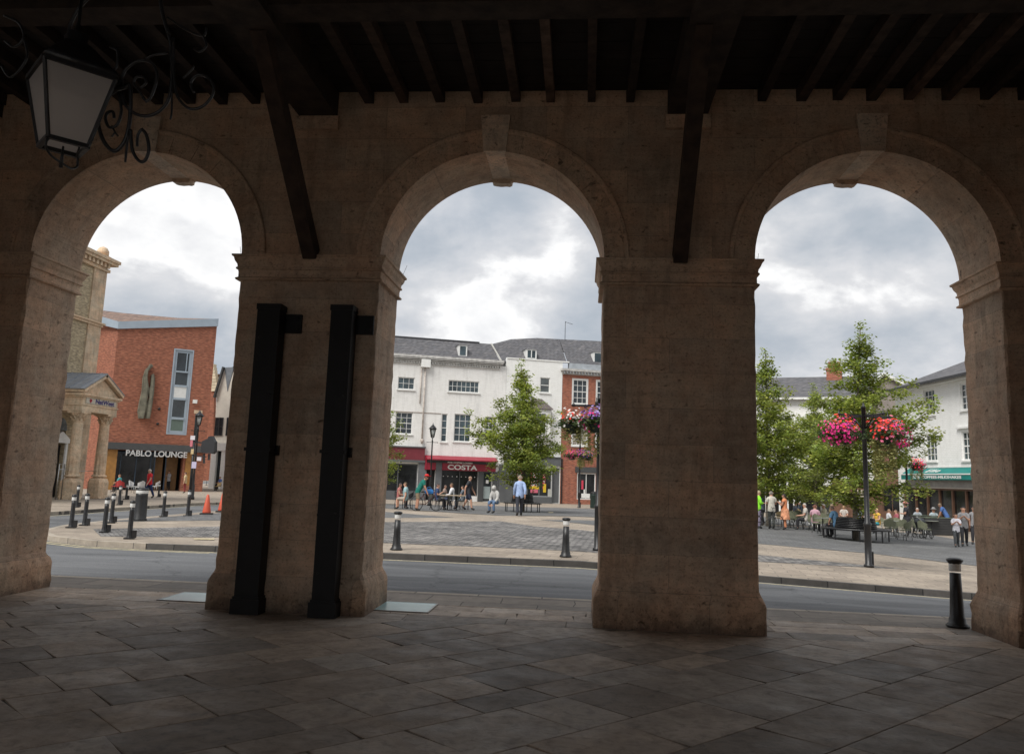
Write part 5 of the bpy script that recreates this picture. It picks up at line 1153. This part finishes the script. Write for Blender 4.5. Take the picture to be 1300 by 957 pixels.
e = empty('bag', (bk.location.x+.1, bk.location.y-.05, bk.location.z+.78), .3, 'bright blue bag hanging on the bicycle handlebar', 'bag'); b = MB(); rectloft(b, -.19, .20, -.09, .09, [(-.05,0),(0,.03),(.01,.12),(-.02,.19),(-.05,.22)], .04); b.build('pouch', flat('blue_cloth', (.03,.20,.55)), e)
b = MB(); b.tube(spline([(-.1,0,.21),(-.07,0,.30),(.07,0,.30),(.1,0,.21)]), .012, 6); b.build('handle', flat('blue_cloth', (.03,.20,.55)), e)
bike(972, 672, 8, 'black bicycle parked behind the man in the beige shirt', (.02,.02,.022))
# pushchair
e = placed('pushchair', 1172, 683, R_(20), 'dark pushchair beside the woman in black', 'pushchair')
for x in (-.3, .3):
    for y in (-.22, .22): b = MB(); wheel(b, (x,y,.12), .10, .022); b.build('wheel', IRON, e)
b = MB()
for y in (-.22, .22): b.tube([(-.3,y,.12),(.1,y,.55),(-.45,y,1.0)], .014, 6); b.tube([(.3,y,.12),(-.1,y,.5)], .014, 6)
b.tube([(-.45,-.22,1.0),(-.45,.22,1.0)], .014, 6); b.tube([(-.1,-.22,.5),(-.1,.22,.5)], .014, 6); b.build('frame', STEEL, e)
b = MB(); b.slab([(-.2,-.2),(.25,-.2),(.25,.2),(-.2,.2)], .40, .46); b.bar((-.18,0,.45), (-.32,0,.9), .4, .04); b.build('seat', M('pram_cloth', (.03,.035,.04)), e)
b = MB(); b.lathe([(.26,0),(.25,.1),(.18,.2),(.05,.25)], 12, (-.15,0,.72)); b.build('hood', M('pram_cloth', (.03,.035,.04)), e)

# ================================================================== PEOPLE
def person(u, v, deg, hgt, pose, top, bot, label, sleeve='short', legs='long', hair=(.05,.03,.02), hat=None, skin=None, shoe=(.03,.03,.03), dress=None, group='people in the square', dz=0, arms=None, vest=None, bald=False, shawl=None):
    rnd = random.Random(int(u*7+v)); q = GT(u, v); e = empty('person', (q.x, q.y, gz(q.x, q.y)+.012+dz), R_(deg), label, 'person', group)
    k = hgt/1.74; hip = .92; lean = {'stand': .03, 'walk': .06, 'sit': .08, 'lean': .55, 'bench': .35}[pose]; J = []; E = []; Rr = []; tg_ = []
    def add(p, r, par, t): J.append(Vector(p)*k); Rr.append(r*k); tg_.append(t); E.append((par, len(J)-1)) if par is not None else None; return len(J)-1
    sit = pose in ('sit', 'bench')
    if sit: hip = .54
    def tp(x, f, h): c, s_ = math.cos(lean), math.sin(lean); return (x, s_*h+c*f, hip+c*h-s_*f)
    pv = add(tp(0,0,0), .118, None, 'hips'); wa = add(tp(0,.01,.17), .112, pv, 'torso'); ch = add(tp(0,.015,.36), .128, wa, 'torso'); nb = add(tp(0,-.005,.50), .065, ch, 'torso')
    nk = add(tp(0,.01,.57), .048, nb, 'neck'); 
    hl = .5 if lean > .3 else 0
    def hp(x, f, h):
        a = Vector(tp(0,.01,.57)); c, s_ = math.cos(lean*.4+hl*.3), math.sin(lean*.4+hl*.3); return (a.x+x, a.y+s_*h+c*f, a.z+c*h-s_*f)
    hd = add(hp(0,.02,.08), .078, nk, 'head'); hc = add(hp(0,.01,.16), .090, hd, 'head'); add(hp(0,0,.235), .062, hc, 'head'); add(hp(0,.108,.12), .012, hc, 'head')
    arms = arms or {'stand': 'down', 'walk': 'swing', 'sit': 'table', 'lean': 'reach', 'bench': 'knees'}[pose]
    for sd_ in (-1, 1):
        sh = add(tp(sd_*.165,0,.46), .062, nb, 'torso')
        A = {'down': ((.225,-.02,.19), (.23,.07,-.06)), 'swing': ((.225,-.02-.12*sd_,.20), (.22,.06-.2*sd_,-.03)), 'table': ((.22,.10,.21), (.12,.34,.20)), 'reach': ((.21,.22,.30), (.20,.42,.16)), 'eat': ((.21,.08,.22), (.07,.25,.36)),
             'fold': ((.22,.06,.22), (.02,.22,.24)), 'knees': ((.21,.16,.22), (.10,.38,.05)), 'hips': ((.28,-.04,.23), (.17,.04,.06))}[arms]
        el = add(tp(sd_*A[0][0], A[0][1], A[0][2]), .043, sh, 'uparm'); wr = add(tp(sd_*A[1][0], A[1][1], A[1][2]), .030, el, 'forearm')
        dv = (Vector(J[wr])-Vector(J[el])).normalized()/k; wp_ = Vector(J[wr])/k; dv = dv*k; side = dv.cross(Vector((0,0,1))); side = side.normalized() if side.length > .1 else Vector((0,1,0))
        pm = add(wp_+dv*.06, .034, wr, 'hand')
        for fi, (o_, L) in enumerate(((-.030,.070),(-.011,.082),(.010,.078),(.028,.062))): f1 = add(wp_+dv*(.09+.0)+side*o_, .0105, pm, 'hand'); add(wp_+dv*(.09+L)+side*o_*1.15-Vector((0,0,.012)), .0085, f1, 'hand')
        add(wp_+dv*.075+side*.055*sd_, .011, pm, 'hand')
        st = {'walk': (.24 if sd_ > 0 else -.26)}.get(pose, .03*sd_)
        if sit:
            hj = add((sd_*.09, .04, hip-.02), .088, pv, 'hips'); kn = add((sd_*.13, .44, hip-.01), .060, hj, 'thigh'); an = add((sd_*.13, .42 if pose == 'sit' else .38, .085), .040, kn, 'shin'); add((sd_*.14, .56, .035), .034, an, 'foot')
        else:
            hj = add((sd_*.085, 0, hip-.05), .088, pv, 'hips'); kn = add((sd_*.095, st*.55+.03, .50), .060, hj, 'thigh'); an = add((sd_*.095, st-.02, .085+(.04 if st < -.1 else 0)), .040, kn, 'shin'); add((sd_*.11, st+.13, .035+(.0 if st > -.1 else .0)), .034, an, 'foot')
    me = bpy.data.meshes.new('sk'); me.from_pydata(J, [x for x in E], []); o = bpy.data.objects.new('sk', me); col.objects.link(o)
    o.modifiers.new('s', 'SKIN'); o.modifiers.new('u', 'SUBSURF').levels = 1
    sv = me.skin_vertices[0].data
    for i, r in enumerate(Rr): sv[i].radius = (r*1.12, r*1.12); 
    for i in (wa, ch, pv): sv[i].radius = (Rr[i]*1.22, Rr[i]*1.0)
    sv[pv].use_root = True
    bpy.context.view_layer.update(); ev = bpy.data.meshes.new_from_object(o.evaluated_get(bpy.context.evaluated_depsgraph_get())); bpy.data.objects.remove(o)
    for p in ev.polygons: p.use_smooth = True
    ev.materials.clear(); ev.materials.append(skin or SKIN); bo = bpy.data.objects.new('body', ev); col.objects.link(bo); bo.parent = e
    segs = [(J[a], J[c], tg_[c], min(Rr[a], Rr[c])) for a, c in E]; V = [v.co.copy() for v in ev.vertices]; N_ = [v.normal.copy() for v in ev.vertices]
    def cls(p):
        best = None
        for a, c, t_, r in segs:
            ab = c-a; tt = max(0, min(1, (p-a).dot(ab)/max(1e-9, ab.dot(ab)))); dd = (p-(a+ab*tt)).length-r*.6
            if best is None or dd < best[0]: best = (dd, t_, tt)
        return best[1], best[2]
    pc = [cls(p.center) for p in ev.polygons]
    def cloth(name, sel, off, colr, zmin=-9, zmax=9):
        b = MB(); mp_ = {}
        for p, (t_, tt) in zip(ev.polygons, pc):
            if sel(t_, tt) and zmin < p.center.z < zmax:
                ids = []
                for vi in p.vertices:
                    if vi not in mp_: mp_[vi] = len(b.v); w_ = V[vi]+N_[vi]*(off+rnd.uniform(-.003, .004)); b.v.append(tuple(w_))
                    ids.append(mp_[vi])
                b.f.append(tuple(ids)); b.m.append(0); b.s.append(True)
        if b.f: return b.build(name, M('cloth_%02x%02x%02x' % tuple(int(x*255) for x in colr), colr, .85, .2, 14, .3, 40), e)
    sl_ = {'short': lambda t_, tt: t_ == 'torso' or t_ == 'uparm' and tt < .62, 'long': lambda t_, tt: t_ in ('torso', 'uparm') or t_ == 'forearm' and tt < .92, 'none': lambda t_, tt: t_ == 'torso'}[sleeve]
    hz = (hip+.02)*k
    cloth('shirt', lambda t_, tt: sl_(t_, tt) or t_ == 'hips', .020*k, top, zmin=(hip-.13)*k if not sit else (hip-.06)*k)
    if dress:
        b = MB(); z1 = (hip+.1)*k
        if not sit: b.lathe([(.24*k, .48*k), (.235*k, .5*k), (.19*k, hip*k-.02), (.15*k, z1)], 16); b.build('skirt', M('cloth_dress_%02x' % int(dress[0]*255), dress, .85, .6, 9, .2), e)
    cloth('trousers' if legs == 'long' else 'shorts', (lambda t_, tt: t_ in ('hips', 'thigh') or t_ == 'shin' and tt < .9) if legs == 'long' else (lambda t_, tt: t_ == 'hips' or t_ == 'thigh' and tt < .92), .014*k, bot, zmax=hz+.04*k)
    cloth('shoes', lambda t_, tt: t_ == 'foot' or t_ == 'shin' and tt > .93, .010*k, shoe)
    hcv = J[hc]; back = (Vector(hp(0,-1,.16))*k-hcv).normalized(); upv = (Vector(hp(0,0,.6))*k-hcv).normalized()
    b = MB(); mp_ = {}
    for p, (t_, tt) in zip(ev.polygons, pc):
        d_ = p.center-hcv; s_ = d_.dot(back); z_ = d_.dot(upv)
        if t_ == 'head' and ((s_ > -.015*k and z_ > -.07*k) or (z_ > .012*k and s_ > -.075*k) or z_ > .045*k) and not (bald and z_ > .03*k):
            ids = []
            for vi in p.vertices:
                if vi not in mp_: mp_[vi] = len(b.v); b.v.append(tuple(V[vi]+N_[vi]*.020*k))
                ids.append(mp_[vi])
            b.f.append(tuple(ids)); b.m.append(0); b.s.append(True)
    if b.f and not hat: b.build('hair', M('hair_%02x%02x%02x' % tuple(int(x*255) for x in hair), hair, .7, .3, 20, .3, 60), e)
    elif b.f: b.build('hair', M('hair_%02x%02x%02x' % tuple(int(x*255) for x in hair), hair, .7), e)
    b = MB()
    for sx_ in (-1, 1): b.sphere(Vector(hp(sx_*.034,.098,.155))*k, .011*k, 6, 4)
    b.build('eyes', flat('dark_eyes', (.02,.015,.01), .3), e)
    b = MB(); b.sphere(Vector(hp(-.085,.0,.14))*k, .022*k, 6, 5, sz=1.4); b.sphere(Vector(hp(.085,.0,.14))*k, .022*k, 6, 5, sz=1.4); b.build('ears', skin or SKIN, e)
    b = MB(); b.bar(Vector(hp(-.022,.100,.085))*k, Vector(hp(.022,.100,.085))*k, .01*k, .008*k); b.build('mouth', flat('lips', (.28,.09,.07), .5), e)
    if hat:
        b = MB(); c = hcv+upv*.045*k; b.lathe([(.104*k,-.01),(.108*k,.03*k),(.09*k,.075*k),(.04*k,.10*k)], 14, c)
        if hat[1] == 'brim': b.lathe([(.105*k,0),(.19*k,-.012),(.19*k,-.004),(.105*k,.01)], 18, c)
        else: b.slab([(c.x-.07*k,c.y+.08*k),(c.x+.07*k,c.y+.08*k),(c.x+.05*k,c.y+.19*k),(c.x-.05*k,c.y+.19*k)], c.z, c.z+.012)
        b.build('hat', M('hat_%02x' % int(hat[0][0]*255), hat[0], .8), e)
    if vest: cloth('vest', lambda t_, tt: t_ == 'torso', .034*k, vest)
    if shawl: cloth('hood', lambda t_, tt: t_ in ('neck', 'head') and True, .03*k, shawl, zmin=0)
    return e
PG_ = 'people in the square'
BLU, WHT, BLK, GRY, DEN = (.30,.40,.62), (.62,.62,.64), (.018,.018,.022), (.20,.20,.21), (.10,.16,.26)
person(659, 655, 8, 1.76, 'walk', BLU, (.025,.028,.04), 'man in a pale blue shirt and dark trousers walking away before the tree', 'long', hair=(.25,.2,.15))
person(594, 647.5, -95, 1.74, 'walk', (.03,.032,.04), (.02,.025,.05), 'bald man in black T-shirt and dark shorts walking right past the cafe tables', legs='short', bald=True, hair=(.3,.2,.15))
person(529, 648.5, -80, 1.74, 'lean', (.0,.13,.10), (.22,.17,.11), 'man in green T-shirt and red cap bending over a bicycle', legs='short', hat=((.55,.02,.02),'peak'), skin=SKIND)
person(515, 647, 90, 1.66, 'sit', (.28,.42,.44), (.35,.3,.25), 'seated person in a pale blue top facing left at the edge of the middle arch', legs='short', arms='down', hair=(.1,.06,.03))
person(505, 645.5, -90, 1.6, 'sit', (.35,.12,.11), BLK, 'seated woman in a red striped vest beside the second pier', sleeve='none', hair=(.05,.03,.03), skin=SKIND)
person(553, 647, -85, 1.65, 'sit', (.03,.05,.12), BLK, 'seated woman in navy raising a cup at the red cafe', arms='eat', hair=(.04,.02,.02))
person(574, 647, 85, 1.72, 'sit', WHT, (.03,.04,.08), 'seated man in a white shirt at the wooden table', 'long', shoe=(.6,.6,.6), hair=(.12,.07,.04), skin=SKIND)
person(563, 641.5, -100, 1.62, 'sit', (.35,.26,.22), BLK, 'seated person in a dusty pink top close to the cafe window', hair=(.15,.1,.08))
person(588, 646.5, 80, 1.6, 'sit', (.12,.14,.17), (.05,.06,.08), 'seated dark haired woman in slate grey behind the walking bald man', hair=(.03,.02,.02))
person(630, 651.5, 150, 1.7, 'bench', (.45,.44,.42), DEN, 'person in a pale hooded top and jeans hunched on the tree seat', 'long', shawl=(.42,.41,.39), skin=SKIND)
person(188, 632.5, 150, 1.55, 'walk', (.62,.02,.03), (.02,.04,.12), 'white haired woman in a red top and blue trousers on the far pavement', hair=(.55,.52,.48))
person(151, 625, 90, 1.6, 'sit', (.05,.28,.30), BLK, 'seated person in a teal top by the lounge window', hair=(.2,.1,.05), dz=0)
person(213, 622.5, 160, 1.7, 'stand', (.4,.4,.42), BLK, 'waiter in a pale shirt standing at the lounge doorway', 'long', arms='eat')
person(234, 626, 100, 1.6, 'stand', (.45,.36,.2), (.2,.03,.03), 'woman in a cream top beside the ochre pillar of the lounge', hair=(.03,.02,.02))
person(279, 623, 80, 1.66, 'sit', (.08,.16,.42), BLK, 'seated person in a blue shirt near the cream house', hair=(.3,.25,.2))
person(273.5, 619, -90, 1.66, 'sit', BLK, BLK, 'seated person in black at the far left street cafe', hair=(.03,.02,.02))
person(962.5, 671, -80, 1.75, 'stand', (.25,.70,.03), (.25,.22,.3), 'person in a bright green safety jacket half hidden by the third pier', 'long', arms='fold', hair=(.3,.25,.15))
person(967, 667, 110, 1.68, 'stand', (.2,.25,.33), BLK, 'person in grey blue talking to the one in the safety jacket', 'long', arms='fold')
person(980, 671.5, 5, 1.76, 'stand', (.50,.47,.41), (.04,.045,.04), 'grey haired man in beige shirt and dark trousers standing with his back to us', arms='fold', hair=(.18,.16,.14))
person(997, 672.5, 60, 1.68, 'stand', (.60,.22,.10), (.5,.2,.1), 'woman in an orange floral dress holding a phone', sleeve='none', dress=(.55,.25,.14), arms='eat', hair=(.03,.02,.02), skin=SKIND)
person(1017, 664, 60, 1.68, 'sit', (.03,.04,.06), BLK, 'seated man with a bright yellow collar at the rear tables', 'long', vest=None, hair=(.5,.5,.5), skin=SKIND)
person(1035, 675, -25, 1.62, 'sit', (.50,.30,.36), BLK, 'brown haired woman in pink seated with her back to us', hair=(.14,.05,.03))
person(1048, 672, 100, 1.66, 'sit', (.30,.28,.20), (.2,.18,.15), 'elderly seated person in khaki facing left under the tree', 'long', hair=(.5,.45,.4), skin=SKIND)
person(1055, 671, -120, 1.66, 'sit', (.36,.30,.18), (.2,.18,.15), 'elderly seated person in tan behind the one in khaki', 'long', hair=(.4,.3,.2), skin=SKIND)
person(1064, 683, 40, 1.75, 'bench', (.08,.17,.28), BLK, 'bald man in a denim blue shirt sitting on the tree seat', bald=True, hair=(.15,.1,.08), skin=SKIND)
person(1098, 672, 160, 1.62, 'sit', (.55,.50,.52), (.3,.3,.3), 'seated woman in white wearing a white sun hat', hat=((.6,.6,.58),'brim'))
person(1115, 677, 120, 1.62, 'sit', (.60,.36,.05), (.05,.35,.40), 'blonde seated woman in a yellow top and turquoise skirt', hair=(.6,.45,.22), sleeve='none')
person(1152, 681, 70, 1.66, 'stand', BLK, BLK, 'woman in a short black dress and pink sun hat with a white bag', dress=BLK, hat=((.5,.2,.18),'brim'), arms='fold')
person(1186, 674, 170, 1.7, 'sit', (.35,.42,.45), GRY, 'seated man in pale blue with a grey hat behind the planter', hat=((.3,.3,.3),'brim'))
person(1204, 676.5, 60, 1.76, 'lean', (.06,.13,.33), BLK, 'man in a royal blue shirt leaning over the dark planter', 'short', hair=(.2,.15,.1), skin=SKIND)
person(1215, 694.5, 165, 1.36, 'walk', (.60,.60,.66), (.05,.055,.06), 'boy in a white T-shirt and dark trousers eating', arms='eat', hair=(.03,.02,.015))
person(1225, 693.5, 160, 1.66, 'walk', (.24,.24,.25), BLK, 'woman in a loose grey T-shirt and black trousers walking beside the boy', arms='eat', hair=(.02,.015,.015))
person(1239, 691, 150, 1.7, 'walk', (.25,.25,.26), BLK, 'person in a sleeveless grey top at the edge of the fourth pier', sleeve='none', hair=(.1,.06,.04), skin=SKIND)

for u, v, d, tp_, hr, lb in ((1024,673,80,(.45,.42,.38),(.4,.38,.35),'seated grey haired person in cream beside the brown haired woman'), (1090,675,-60,(.12,.14,.16),(.03,.02,.02),'seated dark haired person in charcoal right of the tree seat'),
        (1128,676,-90,(.5,.5,.52),(.2,.12,.07),'seated person in white at the tables left of the woman in black'), (1140,676,90,(.3,.08,.1),(.1,.06,.04),'seated person in dark red at the tables left of the woman in black'),
        (1166,673,150,(.3,.33,.36),(.5,.48,.45),'seated grey haired person in blue grey behind the pushchair'), (1009,666,-100,(.06,.07,.09),(.1,.06,.04),'seated person in navy behind the woman in the floral dress'),
        (1072,669,160,(.5,.45,.4),(.3,.2,.1),'seated person in beige at the rear table under the tree')):
    person(u, v, d, random.uniform(1.58, 1.72), 'sit', tp_, BLK, lb, hair=hr)

# ================================================================== RENDER SETTINGS
sc.view_settings.view_transform = 'Standard'; sc.view_settings.look = 'None'; sc.view_settings.gamma = 1; sc.view_settings.use_curve_mapping = False
sc.view_settings.exposure = .8
sc.render.engine = 'CYCLES'; cy = sc.cycles
cy.use_denoising = True; cy.max_bounces = 10; cy.diffuse_bounces = 6; cy.glossy_bounces = 3; cy.transparent_max_bounces = 8; cy.sample_clamp_indirect = 6
